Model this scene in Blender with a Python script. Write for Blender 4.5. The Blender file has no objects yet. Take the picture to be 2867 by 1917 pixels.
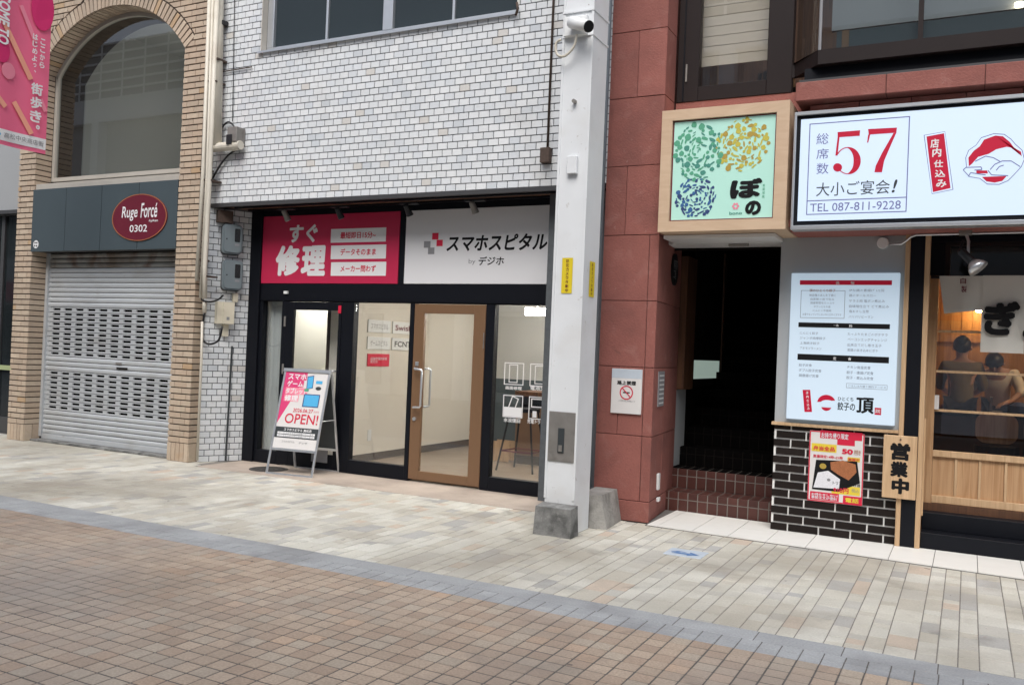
import bpy, bmesh, math, random
from mathutils import Vector, Matrix
R = random.Random(7)
SC = bpy.context.scene
COL = SC.collection
rad = math.radians
# ------------------------------------------------------------------ camera
IW, IH = 2867.0, 1917.0
FPX, YAW, PITCH, ROLL, EYE = 2481.93, 0.476228, 0.008382, 0.0414078, 1.6
_c, _s = math.cos, math.sin
FW = Vector((-_s(YAW)*_c(PITCH), _c(YAW)*_c(PITCH), _s(PITCH)))
_r = Vector((_c(YAW), _s(YAW), 0)); _u = _r.cross(FW)
RT = _c(ROLL)*_r + _s(ROLL)*_u
UP = -_s(ROLL)*_r + _c(ROLL)*_u
EYEV = Vector((0, 0, EYE))
cam = bpy.data.cameras.new('camera'); camo = bpy.data.objects.new('camera', cam); COL.objects.link(camo)
cam.sensor_fit = 'HORIZONTAL'; cam.sensor_width = 36; cam.lens = 36*FPX/IW
cam.clip_start = 0.05; cam.clip_end = 600
camo.matrix_world = Matrix(((RT.x, UP.x, -FW.x, 0), (RT.y, UP.y, -FW.y, 0), (RT.z, UP.z, -FW.z, EYE), (0, 0, 0, 1)))
SC.camera = camo
# ------------------------------------------------------------------ world, sun, exposure
SUN_EL, SUN_ROT = rad(53), rad(166)
wd = bpy.data.worlds.new('World'); SC.world = wd; wd.use_nodes = True
_n = wd.node_tree.nodes; _l = wd.node_tree.links
sky = _n.new('ShaderNodeTexSky'); sky.sky_type = 'NISHITA'; sky.sun_disc = False
sky.sun_elevation = SUN_EL; sky.sun_rotation = SUN_ROT; sky.dust_density = 3.0; sky.ozone_density = 1.0
hs = _n.new('ShaderNodeHueSaturation'); hs.inputs['Saturation'].default_value = 0.6
_l.new(sky.outputs[0], hs.inputs['Color']); _l.new(hs.outputs[0], _n['Background'].inputs[0])
_n['Background'].inputs[1].default_value = 0.14
sl = bpy.data.lights.new('sun', 'SUN'); sl.energy = 1.5; sl.angle = rad(40); sl.color = (1.0, 0.985, 0.965)
so = bpy.data.objects.new('sun', sl); COL.objects.link(so)
# sky's sun_rotation turns clockwise from +Y seen from above
_d = Vector((_s(SUN_ROT)*_c(SUN_EL), _c(SUN_ROT)*_c(SUN_EL), _s(SUN_EL)))
so.rotation_euler = _d.to_track_quat('Z', 'Y').to_euler(); so.location = (0, -3, 14)
SC.view_settings.view_transform = 'Standard'; SC.view_settings.look = 'None'
SC.view_settings.exposure = 0.6; SC.view_settings.gamma = 1.0
SC.cycles.use_denoising = True
SC.cycles.max_bounces = 8; SC.cycles.transparent_max_bounces = 12
SC.cycles.sample_clamp_indirect = 6.0
# ------------------------------------------------------------------ pixel -> place
def ray(x, y): return RT*((x-IW/2)/FPX) - UP*((y-IH/2)/FPX) + FW
def onY(x, y, Y): d = ray(x, y); return EYEV + d*(Y/d.y)
def onX(x, y, X): d = ray(x, y); return EYEV + d*(X/d.x)
def onZ(x, y, Z=0.0): d = ray(x, y); return EYEV + d*((Z-EYE)/d.z)
def zoom(ox, oy, s): return lambda x, y: (ox+x*s, oy+y*s)
ZA = zoom(0, 0, .4592); ZB = zoom(0, 640, .4592); ZC = zoom(540, 0, .4082); ZD = zoom(1150, 0, .3827)
ZE = zoom(540, 540, .2679); ZF = zoom(680, 820, .3827); ZG = zoom(1100, 540, .3188); ZH = zoom(1100, 960, .3826)
ZI = zoom(1680, 0, .4209); ZJ = zoom(2200, 0, .4208); ZK = zoom(1660, 640, .3827); ZL = zoom(2160, 640, .3826)
ZM = zoom(1660, 1140, .3188); ZN = zoom(2140, 1140, .3189)
V1 = zoom(2580, 840, .306); V2 = zoom(2540, 640, .1658); V3 = zoom(1360, 840, .357); V4 = zoom(740, 820, .319)
V5 = zoom(740, 1020, .2168)
def rY(z, x0, y0, x1, y1, Y):
    xm, ym = (x0+x1)/2, (y0+y1)/2
    return (onY(*z(x0, ym), Y).x, onY(*z(x1, ym), Y).x, onY(*z(xm, y1), Y).z, onY(*z(xm, y0), Y).z)
def proj(p):
    d = p-EYEV; w = d.dot(FW)
    if w < .1: return None
    return (IW/2+FPX*d.dot(RT)/w, IH/2-FPX*d.dot(UP)/w)
# ------------------------------------------------------------------ materials
def C(h):
    h = h.lstrip('#'); o = []
    for i in (0, 2, 4):
        v = int(h[i:i+2], 16)/255; o.append(v/12.92 if v <= .04045 else ((v+.055)/1.055)**2.4)
    return tuple(o)
def mat(name, col, rough=.6, metal=0.0, var=0.0, pal=None, mott=0.0, ms=8.0, stain=None, bump=0.0, bs=60.0, spec=.5, emit=None, es=0.0, grain=None, stretch=None):
    m = bpy.data.materials.new(name); m.use_nodes = True
    nt = m.node_tree; N = nt.nodes; L = nt.links; P = N['Principled BSDF']
    P.inputs['Roughness'].default_value = rough; P.inputs['Metallic'].default_value = metal
    P.inputs['Specular IOR Level'].default_value = spec
    geo = N.new('ShaderNodeNewGeometry')
    pos = geo.outputs['Position']
    if stretch:
        mp = N.new('ShaderNodeMapping'); mp.inputs['Scale'].default_value = stretch; L.new(pos, mp.inputs['Vector']); pos = mp.outputs[0]
    cur = None
    def mth(op, a, b):
        q = N.new('ShaderNodeMath'); q.operation = op
        for i, v in enumerate((a, b)):
            if isinstance(v, (int, float)): q.inputs[i].default_value = v
            elif v is not None: L.new(v, q.inputs[i])
        return q.outputs[0]
    if var or pal:
        oi = N.new('ShaderNodeObjectInfo')
        rn = mth('FRACT', mth('ADD', oi.outputs['Random'], geo.outputs['Random Per Island']), None)
        rn2 = mth('FRACT', mth('MULTIPLY', rn, 7.31), None)
    if pal:
        cr = N.new('ShaderNodeValToRGB'); cr.color_ramp.interpolation = 'CONSTANT'
        tot = sum(w for _, w in pal); acc = 0; els = cr.color_ramp.elements
        for i, (c, w) in enumerate(pal):
            e = els[i] if i < 2 else els.new(min(acc, 1))
            e.position = acc; e.color = (*c, 1); acc += w/tot
        L.new(rn, cr.inputs[0]); cur = cr.outputs[0]
    else:
        rg = N.new('ShaderNodeRGB'); rg.outputs[0].default_value = (*col, 1); cur = rg.outputs[0]
    def scale_by(cur, fac):
        v = N.new('ShaderNodeVectorMath'); v.operation = 'SCALE'; L.new(cur, v.inputs[0]); L.new(fac, v.inputs['Scale']); return v.outputs[0]
    if var: cur = scale_by(cur, mth('ADD', mth('MULTIPLY', rn2, 2*var), 1-var))
    def noise(sc, det=4, dist=0.0):
        q = N.new('ShaderNodeTexNoise'); q.inputs['Scale'].default_value = sc; q.inputs['Detail'].default_value = det
        q.inputs['Distortion'].default_value = dist; L.new(pos, q.inputs['Vector']); return q.outputs[0]
    if mott: cur = scale_by(cur, mth('ADD', mth('MULTIPLY', noise(ms, 5), 2*mott), 1-mott))
    if grain: cur = scale_by(cur, mth('ADD', mth('MULTIPLY', noise(grain[0], 2), 2*grain[1]), 1-grain[1]))
    for st in (stain or []):
        sc_, lo, hi, amt = st[1:5]
        mr = N.new('ShaderNodeMapRange'); mr.inputs[1].default_value = lo; mr.inputs[2].default_value = hi; mr.inputs[4].default_value = amt
        L.new(noise(sc_, 6, .4), mr.inputs[0])
        mx = N.new('ShaderNodeMix'); mx.data_type = 'RGBA'; L.new(mr.outputs[0], mx.inputs[0]); L.new(cur, mx.inputs[6]); mx.inputs[7].default_value = (*st[0], 1)
        cur = mx.outputs[2]
    L.new(cur, P.inputs['Base Color'])
    if bump:
        b = N.new('ShaderNodeBump'); b.inputs['Strength'].default_value = bump; b.inputs['Distance'].default_value = .01
        L.new(noise(bs, 4), b.inputs['Height']); L.new(b.outputs[0], P.inputs['Normal'])
    if emit is not None:
        if emit == 'base': L.new(cur, P.inputs['Emission Color'])
        else: P.inputs['Emission Color'].default_value = (*emit, 1)
        P.inputs['Emission Strength'].default_value = es
    return m
def glassmat(name, tint=(.96, .97, .97), ior=1.5, rough=0.0, refl=1.0):
    m = bpy.data.materials.new(name); m.use_nodes = True; N = m.node_tree.nodes; L = m.node_tree.links; N.clear()
    o = N.new('ShaderNodeOutputMaterial'); mx = N.new('ShaderNodeMixShader'); t = N.new('ShaderNodeBsdfTransparent'); g = N.new('ShaderNodeBsdfGlossy')
    lw = N.new('ShaderNodeLayerWeight'); lw.inputs[0].default_value = .5
    pw_ = N.new('ShaderNodeMath'); pw_.operation = 'POWER'; L.new(lw.outputs['Facing'], pw_.inputs[0]); pw_.inputs[1].default_value = 5.0     # Schlick, the same from both sides of a thin pane
    f0 = ((ior-1)/(ior+1))**2; f = N.new('ShaderNodeMath'); f.operation = 'MULTIPLY_ADD'; L.new(pw_.outputs[0], f.inputs[0]); f.inputs[1].default_value = 1-f0; f.inputs[2].default_value = f0; t.inputs[0].default_value = (*tint, 1); g.inputs['Roughness'].default_value = rough
    g.inputs[0].default_value = (refl, refl, refl, 1)
    L.new(f.outputs[0], mx.inputs[0]); L.new(t.outputs[0], mx.inputs[1]); L.new(g.outputs[0], mx.inputs[2]); L.new(mx.outputs[0], o.inputs[0])
    return m
def woodmat(name, a, b, rough=.5, sc=(30, 30, 1.6), var=.08):
    m = mat(name, a, rough, var=var, bump=.08, bs=40)
    nt = m.node_tree; N = nt.nodes; L = nt.links; P = N['Principled BSDF']
    src = P.inputs['Base Color'].links[0].from_socket
    g = N.new('ShaderNodeNewGeometry'); mp = N.new('ShaderNodeMapping'); mp.inputs['Scale'].default_value = sc; L.new(g.outputs['Position'], mp.inputs[0])
    q = N.new('ShaderNodeTexNoise'); q.inputs['Scale'].default_value = 1.0; q.inputs['Detail'].default_value = 6; q.inputs['Distortion'].default_value = 1.2; L.new(mp.outputs[0], q.inputs['Vector'])
    mr = N.new('ShaderNodeMapRange'); mr.inputs[1].default_value = .38; mr.inputs[2].default_value = .66; L.new(q.outputs[0], mr.inputs[0])
    mx = N.new('ShaderNodeMix'); mx.data_type = 'RGBA'; L.new(mr.outputs[0], mx.inputs[0]); L.new(src, mx.inputs[6]); mx.inputs[7].default_value = (*b, 1)
    L.new(mx.outputs[2], P.inputs['Base Color'])
    return m
M = {}
M['tile'] = mat('white_glazed_tile', None, .22, pal=[((.70, .72, .73), 8), ((.665, .69, .71), 6), ((.73, .745, .75), 6), ((.60, .63, .655), 1.4), ((.64, .62, .585), .5)], var=.045, mott=.06, ms=30, stain=[((.42, .39, .34), 1.1, .58, .80, .4), ((.30, .27, .24), 7, .68, .80, .45)], bump=.06, bs=25)
M['grout'] = mat('grey_grout', (.10, .11, .118), .9, mott=.3, ms=20)
M['brick'] = mat('tan_brick', None, .75, pal=[((0.482, 0.374, 0.275), 6), ((0.456, 0.361, 0.271), 5), ((0.516, 0.416, 0.312), 4), ((0.421, 0.332, 0.247), 2), ((0.482, 0.336, 0.203), 0.8)], var=.06, mott=.14, ms=22, stain=[((.42, .24, .10), 3, .64, .82, .45), ((.25, .20, .16), 1.1, .58, .8, .4)], bump=.25, bs=120)
M['brick_grout'] = mat('dark_brick_grout', (.055, .040, .032), .95, mott=.3, ms=20)
M['shutter'] = mat('shutter_metal', (.51, .53, .545), .42, metal=.2, var=.05, mott=.08, ms=5, stain=[((.30, .28, .25), 1.6, .55, .8, .5), ((.22, .17, .12), 6, .68, .8, .4)], stretch=(1, 1, 3))
M['shutter_top'] = mat('shutter_metal_rusted', (.42, .42, .40), .5, metal=.2, stain=[((.17, .085, .05), 3.0, .45, .62, .8), ((.22, .19, .15), 1.5, .4, .7, .7)])
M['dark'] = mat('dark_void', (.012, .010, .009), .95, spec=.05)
M['slate'] = mat('slate_panel', (.058, .078, .088), .38, mott=.08, ms=3, var=.04)
M['steel_dk'] = mat('dark_steel_trim', (.05, .05, .052), .5)
M['black'] = mat('black_aluminium', (.0045, .0055, .009), .5, mott=.1, ms=6, spec=.22)
M['ink'] = mat('black_print', (.008, .008, .009), .6, spec=.2)
M['alu'] = mat('aluminium', (.66, .68, .70), .32, metal=.75, mott=.06, ms=12)
M['cream_frame'] = mat('beige_window_frame', (.44, .41, .36), .5, mott=.1, ms=8)
M['pvc'] = mat('cream_pipe', (.62, .58, .49), .45, mott=.1, ms=6, stain=[((.33, .27, .2), 3, .6, .8, .5)])
M['cable'] = mat('black_cable', (.012, .012, .014), .5)
M['white_paint'] = mat('white_painted_steel', (.74, .76, .77), .42, mott=.07, ms=4, stain=[((.56, .53, .48), 1.8, .56, .78, .4), ((.38, .33, .28), 12, .68, .76, .5), ((.14, .10, .075), 26, .72, .77, .8)])
M['white'] = mat('white_plastic', (.76, .77, .76), .45)
M['white_print'] = mat('white_print', (.78, .78, .78), .5)
M['ivory'] = mat('ivory_plastic', (.66, .61, .48), .5)
M['yellow'] = mat('yellow_sticker', (.72, .56, .02), .5)
M['meter'] = mat('grey_meter_plastic', (.16, .195, .21), .3, mott=.06, ms=10)
M['meter_glass'] = mat('meter_window', (.012, .012, .014), .08)
M['concrete'] = mat('concrete', (.32, .31, .285), .9, mott=.3, ms=9, grain=(70, .22), stain=[((.11, .105, .095), 5, .46, .72, .7), ((.46, .45, .42), 9, .6, .75, .5)], bump=.8, bs=30)
M['concrete_dark'] = mat('stained_concrete', (.22, .22, .21), .9, mott=.35, ms=14, grain=(70, .25), stain=[((.05, .05, .048), 6, .42, .66, .8), ((.38, .37, .35), 11, .60, .74, .5)], bump=.8, bs=30)
M['red_stone'] = mat('red_sandstone', (.272, .097, .078), .85, var=.08, mott=.18, ms=5, grain=(70, .14), stain=[((.38, .19, .16), 6, .58, .78, .45), ((.14, .055, .047), 2.2, .50, .75, .5), ((.40, .25, .22), 22, .68, .77, .45), ((.10, .05, .043), 9, .68, .8, .45)], bump=.5, bs=70)
M['red_joint'] = mat('red_stone_joint', (.12, .05, .042), .9)
M['dkbrown'] = mat('dark_brown_frame', (.020, .014, .0135), .5, mott=.1, ms=5, spec=.2)
M['bono_wood'] = woodmat('pale_sign_box', (.60, .44, .30), (.55, .39, .26), .55, (3, 3, 12), 0)
M['wood'] = woodmat('cedar_wood', (.52, .32, .17), (.40, .22, .105), .5)
M['wood_trim'] = woodmat('pale_timber', (.60, .41, .24), (.48, .31, .17), .55)
M['wood_door'] = mat('brown_door_frame', (.18, .10, .052), .42, mott=.08, ms=14, stretch=(6, 6, 1))
M['wood_dk'] = woodmat('dark_wood', (.13, .06, .03), (.07, .032, .018), .5)
M['plank'] = woodmat('gyoza_wall_plank', (.44, .24, .095), (.30, .15, .055), .5)
M['dkbrick'] = mat('dark_brown_brick', (.014, .0095, .008), .7, var=.25, mott=.15, ms=60, spec=.2)
M['wgrout'] = mat('white_grout', (.84, .83, .80), .9)
M['steptile_shaded'] = mat('shaded_step_tile', (.0035, .003, .003), .85, spec=.05)  # the red-brown step tile again, with stairwell shade put into its colour
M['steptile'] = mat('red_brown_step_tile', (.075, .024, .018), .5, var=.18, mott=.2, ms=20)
M['stepgrout'] = mat('step_grout', (.20, .185, .165), .9)
M['grey_wall'] = mat('grey_painted_wall', (.40, .42, .43), .7, mott=.05, ms=3)
M['apron'] = mat('white_floor_tile', (.83, .82, .77), .45, var=.02, mott=.05, ms=7)
M['apron_grout'] = mat('apron_grout', (.16, .15, .14), .9)
M['paver'] = mat('brown_paver', None, .85, pal=[((0.387, 0.303, 0.229), 6), ((0.406, 0.32, 0.243), 5), ((0.358, 0.272, 0.204), 4), ((0.382, 0.318, 0.249), 3), ((0.416, 0.305, 0.22), 1.5)], var=.07, mott=.22, ms=1.4, grain=(75, .36), stain=[((.22, .18, .15), .9, .48, .74, .6), ((.33, .30, .27), .45, .46, .66, .5), ((.20, .17, .145), 3.1, .58, .74, .45), ((.07, .062, .058), 10.0, .715, .75, .75)], bump=.4, bs=110)
M['paver_joint'] = mat('paver_joint_sand', (.105, .094, .085), .95, mott=.4, ms=20)
M['cream'] = mat('cream_paver', None, .8, pal=[((.58, .56, .485), 6), ((.62, .605, .535), 6), ((.53, .50, .425), 4), ((.51, .495, .445), 3), ((.41, .405, .385), 1.2), ((.58, .48, .385), .7)], var=.05, mott=.16, ms=3, grain=(75, .24), stain=[((.29, .26, .205), .55, .42, .70, .8), ((.31, .275, .225), 1.7, .52, .72, .6), ((.14, .13, .115), 2.6, .60, .82, .65), ((.075, .07, .065), 10.0, .715, .75, .7)], bump=.3, bs=110)
M['cream_joint'] = mat('cream_joint_sand', (.20, .185, .165), .95, mott=.4, ms=20)
M['kerb'] = mat('blue_grey_granite', (.335, .345, .35), .8, var=.07, mott=.22, ms=4, grain=(80, .28), stain=[((.15, .15, .15), 1.4, .48, .72, .65)], bump=.3, bs=110)
M['sill'] = mat('pinkish_threshold_stone', (.42, .35, .29), .8, mott=.2, ms=5, grain=(150, .2), stain=[((.2, .17, .14), 2, .55, .8, .6)])
M['asphalt'] = mat('far_ground', (.20, .19, .18), .9, mott=.1, ms=1)
M['pink'] = mat('banner_pink', (.80, .145, .26), .75, mott=.04, ms=4)
M['pink_dk'] = mat('banner_magenta', (.62, .02, .14), .75)
M['pink_lt'] = mat('banner_light_pink', (.82, .25, .34), .75)
M['peach'] = mat('banner_orange', (.86, .37, .26), .75)
M['rose'] = mat('rose_print', (.66, .045, .17), .5)
M['signred'] = mat('crimson_sign_face', (.52, .02, .075), .45)
M['crimson'] = mat('crimson_print', (.62, .012, .05), .5)
M['maroon'] = mat('maroon_sign', (.135, .008, .022), .4)
M['signwhite'] = mat('white_sign_face', (.72, .72, .73), .45)
M['lit'] = mat('backlit_white_acrylic', (.42, .48, .55), .4, emit=(.60, .76, 1.0), es=.38)
M['lit_menu'] = mat('backlit_menu_acrylic', (.42, .48, .53), .4, emit=(.62, .80, .97), es=.31)
M['lit_red'] = mat('backlit_crimson', (.46, .006, .035), .4, emit=(.62, .004, .035), es=.10)
M['navy'] = mat('navy_print', (.10, .10, .22), .5, emit=(.12, .13, .30), es=.3)
M['menu_ink'] = mat('menu_print', (.13, .14, .17), .5, emit=(.2, .22, .28), es=.2)
M['mint'] = mat('mint_acrylic', (.42, .70, .60), .45, emit=(.42, .72, .61), es=.10)
M['g1'] = mat('print_green', (.09, .36, .22), .5); M['g2'] = mat('print_teal', (.06, .26, .20), .5)
M['y1'] = mat('print_yellow', (.52, .46, .07), .5); M['y2'] = mat('print_ochre', (.42, .29, .05), .5)
M['b1'] = mat('print_blue', (.035, .12, .30), .5); M['b2'] = mat('print_navy', (.03, .06, .18), .5)
M['sky_print'] = mat('print_cyan', (.08, .42, .72), .5); M['blue_print'] = mat('print_slate_blue', (.05, .09, .22), .5)
M['orange_print'] = mat('print_brown_food', (.36, .13, .05), .6, mott=.5, ms=90); M['rice'] = mat('print_rice', (.72, .72, .75), .6, mott=.2, ms=80)
M['ypr'] = mat('print_bright_yellow', (.75, .58, .05), .5)
M['poster_white'] = mat('poster_paper', (.70, .68, .66), .5)
M['greyprint'] = mat('print_grey', (.25, .25, .26), .5)
M['charcoal_print'] = mat('print_charcoal', (.035, .042, .045), .5)
M['cloth'] = mat('linen_noren', (.66, .64, .58), .9, mott=.06, ms=5, bump=.15, bs=200)
M['glass'] = glassmat('clear_glass', ior=1.68)
M['glass_dk'] = glassmat('tinted_glass', (.62, .66, .67), 1.85)
M['wireglass'] = mat('dark_wired_glass', (.032, .043, .050), .42, mott=.15, ms=160, spec=.15)
M['iwall'] = mat('cream_interior_wall', (.70, .655, .575), .8, mott=.02, ms=2)
M['iwall_green'] = mat('green_lit_interior_wall', (.60, .66, .50), .8)  # green cast of the passage light is put into this wall colour
M['iwall_grey'] = mat('grey_interior_wall', (.46, .46, .44), .8)
M['ifloor'] = woodmat('grey_wood_floor', (.24, .18, .13), (.19, .14, .10), .45, (2, 18, 4), 0)
M['skirting'] = mat('dark_skirting', (.05, .035, .028), .5)
M['curtain'] = mat('grey_curtain', (.42, .44, .43), .9, mott=.1, ms=6)
M['lamp'] = mat('lit_tube', (.9, .9, .9), .4, emit=(1, .95, .88), es=42.0)
M['lamp_warm'] = mat('lit_warm_lamp', (.9, .8, .6), .4, emit=(1, .60, .24), es=110.0)
M['lamp_soft'] = mat('lit_soft_lamp', (.9, .85, .7), .4, emit=(1, .76, .48), es=60.0)
M['lamp_room'] = mat('lit_room_lamp', (.9, .85, .7), .4, emit=(1, .93, .82), es=260.0)
M['lamp_dl'] = mat('lit_downlight', (.9, .85, .7), .4, emit=(1, .85, .6), es=9.0)
M['spot_black'] = mat('spotlight_black', (.012, .014, .018), .4)
M['skin'] = mat('skin', (.50, .29, .20), .6)
M['hair'] = mat('black_hair', (.010, .009, .009), .5)
M['tan_shirt'] = mat('tan_shirt', (.20, .165, .10), .9, bump=.6, bs=18); M['cream_shirt'] = mat('cream_shirt', (.78, .73, .64), .9, bump=.6, bs=18); M['apron_cloth'] = mat('dark_apron', (.03, .025, .03), .9)
M['opp'] = mat('opposite_building_wall', (.46, .47, .47), .8, mott=.15, ms=.6)
M['opp_dk'] = mat('opposite_dark_panel', (.17, .19, .20), .5)
M['opp_lt'] = mat('opposite_white_beam', (.80, .82, .84), .6)
M['rust'] = mat('rusty_brown_metal', (.075, .05, .038), .8, mott=.4, ms=30)
M['pipe_blue'] = mat('blue_grey_pipe', (.14, .17, .19), .5)
M['plate_steel'] = mat('brushed_steel_plate', (.27, .255, .235), .55, metal=.5, mott=.25, ms=9, stain=[((.12, .1, .085), 7, .55, .8, .6)])
M['iron'] = mat('cast_iron', (.06, .055, .05), .8, mott=.3, ms=30, bump=.3, bs=80)
M['bluepl'] = mat('blue_enamel', (.09, .20, .42), .5, mott=.3, ms=16, stain=[((.45, .5, .55), 12, .5, .65, .8)])
M['plate_pale'] = mat('pale_blue_enamel', (.50, .56, .62), .5, mott=.15, ms=10)
M['nb_wall'] = mat('grey_panel_wall', (.34, .35, .355), .5, mott=.05, ms=2)
M['nb_glass'] = mat('dark_shop_glass', (.015, .019, .021), .06, mott=.3, ms=3)
M['lime'] = mat('lime_rail', (.36, .42, .22), .5)
M['blind'] = mat('window_blind', (.50, .44, .36), .8)
M['water_green'] = mat('lit_panel', (.5, .62, .55), .5, emit=(.52, .66, .58), es=.28)
# ------------------------------------------------------------------ builders
WM = {}
def thing(name, label, cat, loc, group=None):
    o = bpy.data.objects.new(name, None); COL.objects.link(o); o.empty_display_size = .1; o.location = loc
    WM[o.name] = Matrix.Translation(loc); return tag(o, label, cat, group)
def tag(o, label, cat, group=None):
    o['label'] = label; o['category'] = cat
    if group: o['group'] = group
    return o
def struct(o): o['kind'] = 'structure'; return o
def par(o, p):
    if p is not None:
        o.parent = p; o.matrix_parent_inverse = WM[p.name].inverted()
def mk(name, verts, faces, m, parent=None, smooth=False):
    xs = [v[0] for v in verts]; ys = [v[1] for v in verts]; zs = [v[2] for v in verts]
    c = Vector(((min(xs)+max(xs))/2, (min(ys)+max(ys))/2, min(zs)))
    me = bpy.data.meshes.new(name); me.from_pydata([(v[0]-c.x, v[1]-c.y, v[2]-c.z) for v in verts], [], faces)
    ms = m if isinstance(m, list) else [m]
    for q in ms: me.materials.append(M[q])
    if smooth: me.shade_smooth()
    me.update()
    o = bpy.data.objects.new(name, me); o.location = c; COL.objects.link(o); WM[o.name] = Matrix.Translation(c)
    par(o, parent); return o
class G:                                    # geometry collector
    def __init__(s): s.v = []; s.f = []
    def add(s, v, f):
        n = len(s.v); s.v += [tuple(q) for q in v]; s.f += [tuple(i+n for i in q) for q in f]; return s
    def box(s, x0, x1, y0, y1, z0, z1, b=0.0):
        v, f = cbox(x1-x0, y1-y0, z1-z0, b); c = ((x0+x1)/2, (y0+y1)/2, (z0+z1)/2)
        return s.add([(p[0]+c[0], p[1]+c[1], p[2]+c[2]) for p in v], f)
    def obox(s, c, X, Y, Z, d, b=0.0):      # oriented box
        v, f = cbox(*d, b); c = Vector(c)
        return s.add([c+X*p[0]+Y*p[1]+Z*p[2] for p in v], f)
    def tube(s, pts, r, n=10, closed=False):
        pts = [Vector(p) for p in pts]; rs = r if isinstance(r, (list, tuple)) else [r]*len(pts); rings = []; prev = None
        for i, p in enumerate(pts):
            a = pts[i-1] if i else p; b = pts[i+1] if i < len(pts)-1 else p
            t = (b-a).normalized()
            if prev is None: ref = Vector((0, 0, 1)) if abs(t.z) < .9 else Vector((1, 0, 0)); nx = t.cross(ref).normalized()
            else: nx = (prev-t*prev.dot(t)).normalized()
            ny = t.cross(nx); prev = nx
            rings.append([p+(nx*math.cos(k*2*math.pi/n)+ny*math.sin(k*2*math.pi/n))*rs[i] for k in range(n)])
        v = [q for rg in rings for q in rg]; f = []
        for i in range(len(pts)-1):
            for k in range(n): f.append((i*n+k, i*n+(k+1) % n, (i+1)*n+(k+1) % n, (i+1)*n+k))
        f.append(tuple(reversed(range(n)))); f.append(tuple((len(pts)-1)*n+k for k in range(n)))
        return s.add(v, f)
    def prism(s, pts, U, V, N, O, d0, d1):  # 2d outline extruded from n=d0 to n=d1
        n = len(pts); a = [O+U*p[0]+V*p[1]+N*d0 for p in pts]; b = [O+U*p[0]+V*p[1]+N*d1 for p in pts]
        f = [tuple(range(n, 2*n)), tuple(reversed(range(n)))]+[(i, (i+1) % n, n+(i+1) % n, n+i) for i in range(n)]
        return s.add(a+b, f)
    def mk(s, name, m, parent=None, smooth=False): return mk(name, s.v, s.f, m, parent, smooth)
_cb = {}
def cbox(dx, dy, dz, b=0.0):
    k = (round(dx, 4), round(dy, 4), round(dz, 4), b)
    if k in _cb: return _cb[k]
    hx, hy, hz = dx/2, dy/2, dz/2
    if b <= 0 or min(dx, dy, dz) < 2.2*b:
        v = [(-hx, -hy, -hz), (hx, -hy, -hz), (hx, hy, -hz), (-hx, hy, -hz), (-hx, -hy, hz), (hx, -hy, hz), (hx, hy, hz), (-hx, hy, hz)]
        f = [(0, 3, 2, 1), (4, 5, 6, 7), (0, 1, 5, 4), (1, 2, 6, 5), (2, 3, 7, 6), (3, 0, 4, 7)]
    else:
        bm = bmesh.new(); bmesh.ops.create_cube(bm, size=1)
        for q in bm.verts: q.co = Vector((q.co.x*dx, q.co.y*dy, q.co.z*dz))
        bmesh.ops.bevel(bm, geom=list(bm.edges), offset=b, segments=1, affect='EDGES')
        bm.verts.index_update(); v = [tuple(q.co) for q in bm.verts]; f = [tuple(x.index for x in q.verts) for q in bm.faces]; bm.free()
    _cb[k] = (v, f); return v, f
def box(name, x0, x1, y0, y1, z0, z1, m, parent=None, b=0.0): return G().box(x0, x1, y0, y1, z0, z1, b).mk(name, m, parent)
class Fr:                                   # a drawing plane in the place: u right, v up, n out
    def __init__(s, O, U=(1, 0, 0), V=(0, 0, 1)): s.O = Vector(O); s.U = Vector(U).normalized(); s.V = Vector(V).normalized(); s.N = s.U.cross(s.V)
    def p(s, u, v, n=0.0): return s.O+s.U*u+s.V*v+s.N*n
def FY(y): return Fr((0, y, 0))
def flat(name, pts, fr, n, m, parent): return mk(name, [fr.p(u, v, n) for u, v in pts], [tuple(range(len(pts)))], m, parent)
def each(name, polys, *a):
    for k_, pl_ in enumerate(polys): flats(name, [pl_], *a)
def rect(u0, u1, v0, v1): return [(u0, v0), (u1, v0), (u1, v1), (u0, v1)]
def ell(cx, cy, rx, ry, n=28, a0=0, a1=2*math.pi): return [(cx+rx*math.cos(a0+(a1-a0)*i/n), cy+ry*math.sin(a0+(a1-a0)*i/n)) for i in range(n if abs(a1-a0-2*math.pi) < 1e-6 else n+1)]
def flats(name, polys, fr, n, m, parent):
    g = G()
    for k, pl in enumerate(polys): g.add([fr.p(u, v, n+.00012*(k % 5)) for u, v in pl], [tuple(range(len(pl)))])
    return g.mk(name, m, parent)
def outline(u0, u1, v0, v1, t): return [rect(u0, u1, v1-t, v1), rect(u0, u1, v0, v0+t), rect(u0, u0+t, v0+t, v1-t), rect(u1-t, u1, v0+t, v1-t)]
_tc = {}
def glyphs(txt, off=0.0, res=3):
    k = (txt, off, res)
    if k in _tc: return _tc[k]
    cu = bpy.data.curves.new('t', 'FONT'); cu.body = txt; cu.size = 1; cu.offset = off; cu.resolution_u = res; cu.align_x = 'LEFT'; cu.space_line = .95
    o = bpy.data.objects.new('t', cu); COL.objects.link(o); bpy.context.view_layer.update()
    me = bpy.data.meshes.new_from_object(o.evaluated_get(bpy.context.evaluated_depsgraph_get()))
    v = [(q.co.x, q.co.y) for q in me.vertices]; f = [tuple(p.vertices) for p in me.polygons]
    bpy.data.objects.remove(o); bpy.data.curves.remove(cu); bpy.data.meshes.remove(me)
    _tc[k] = (v, f); return v, f
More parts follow.
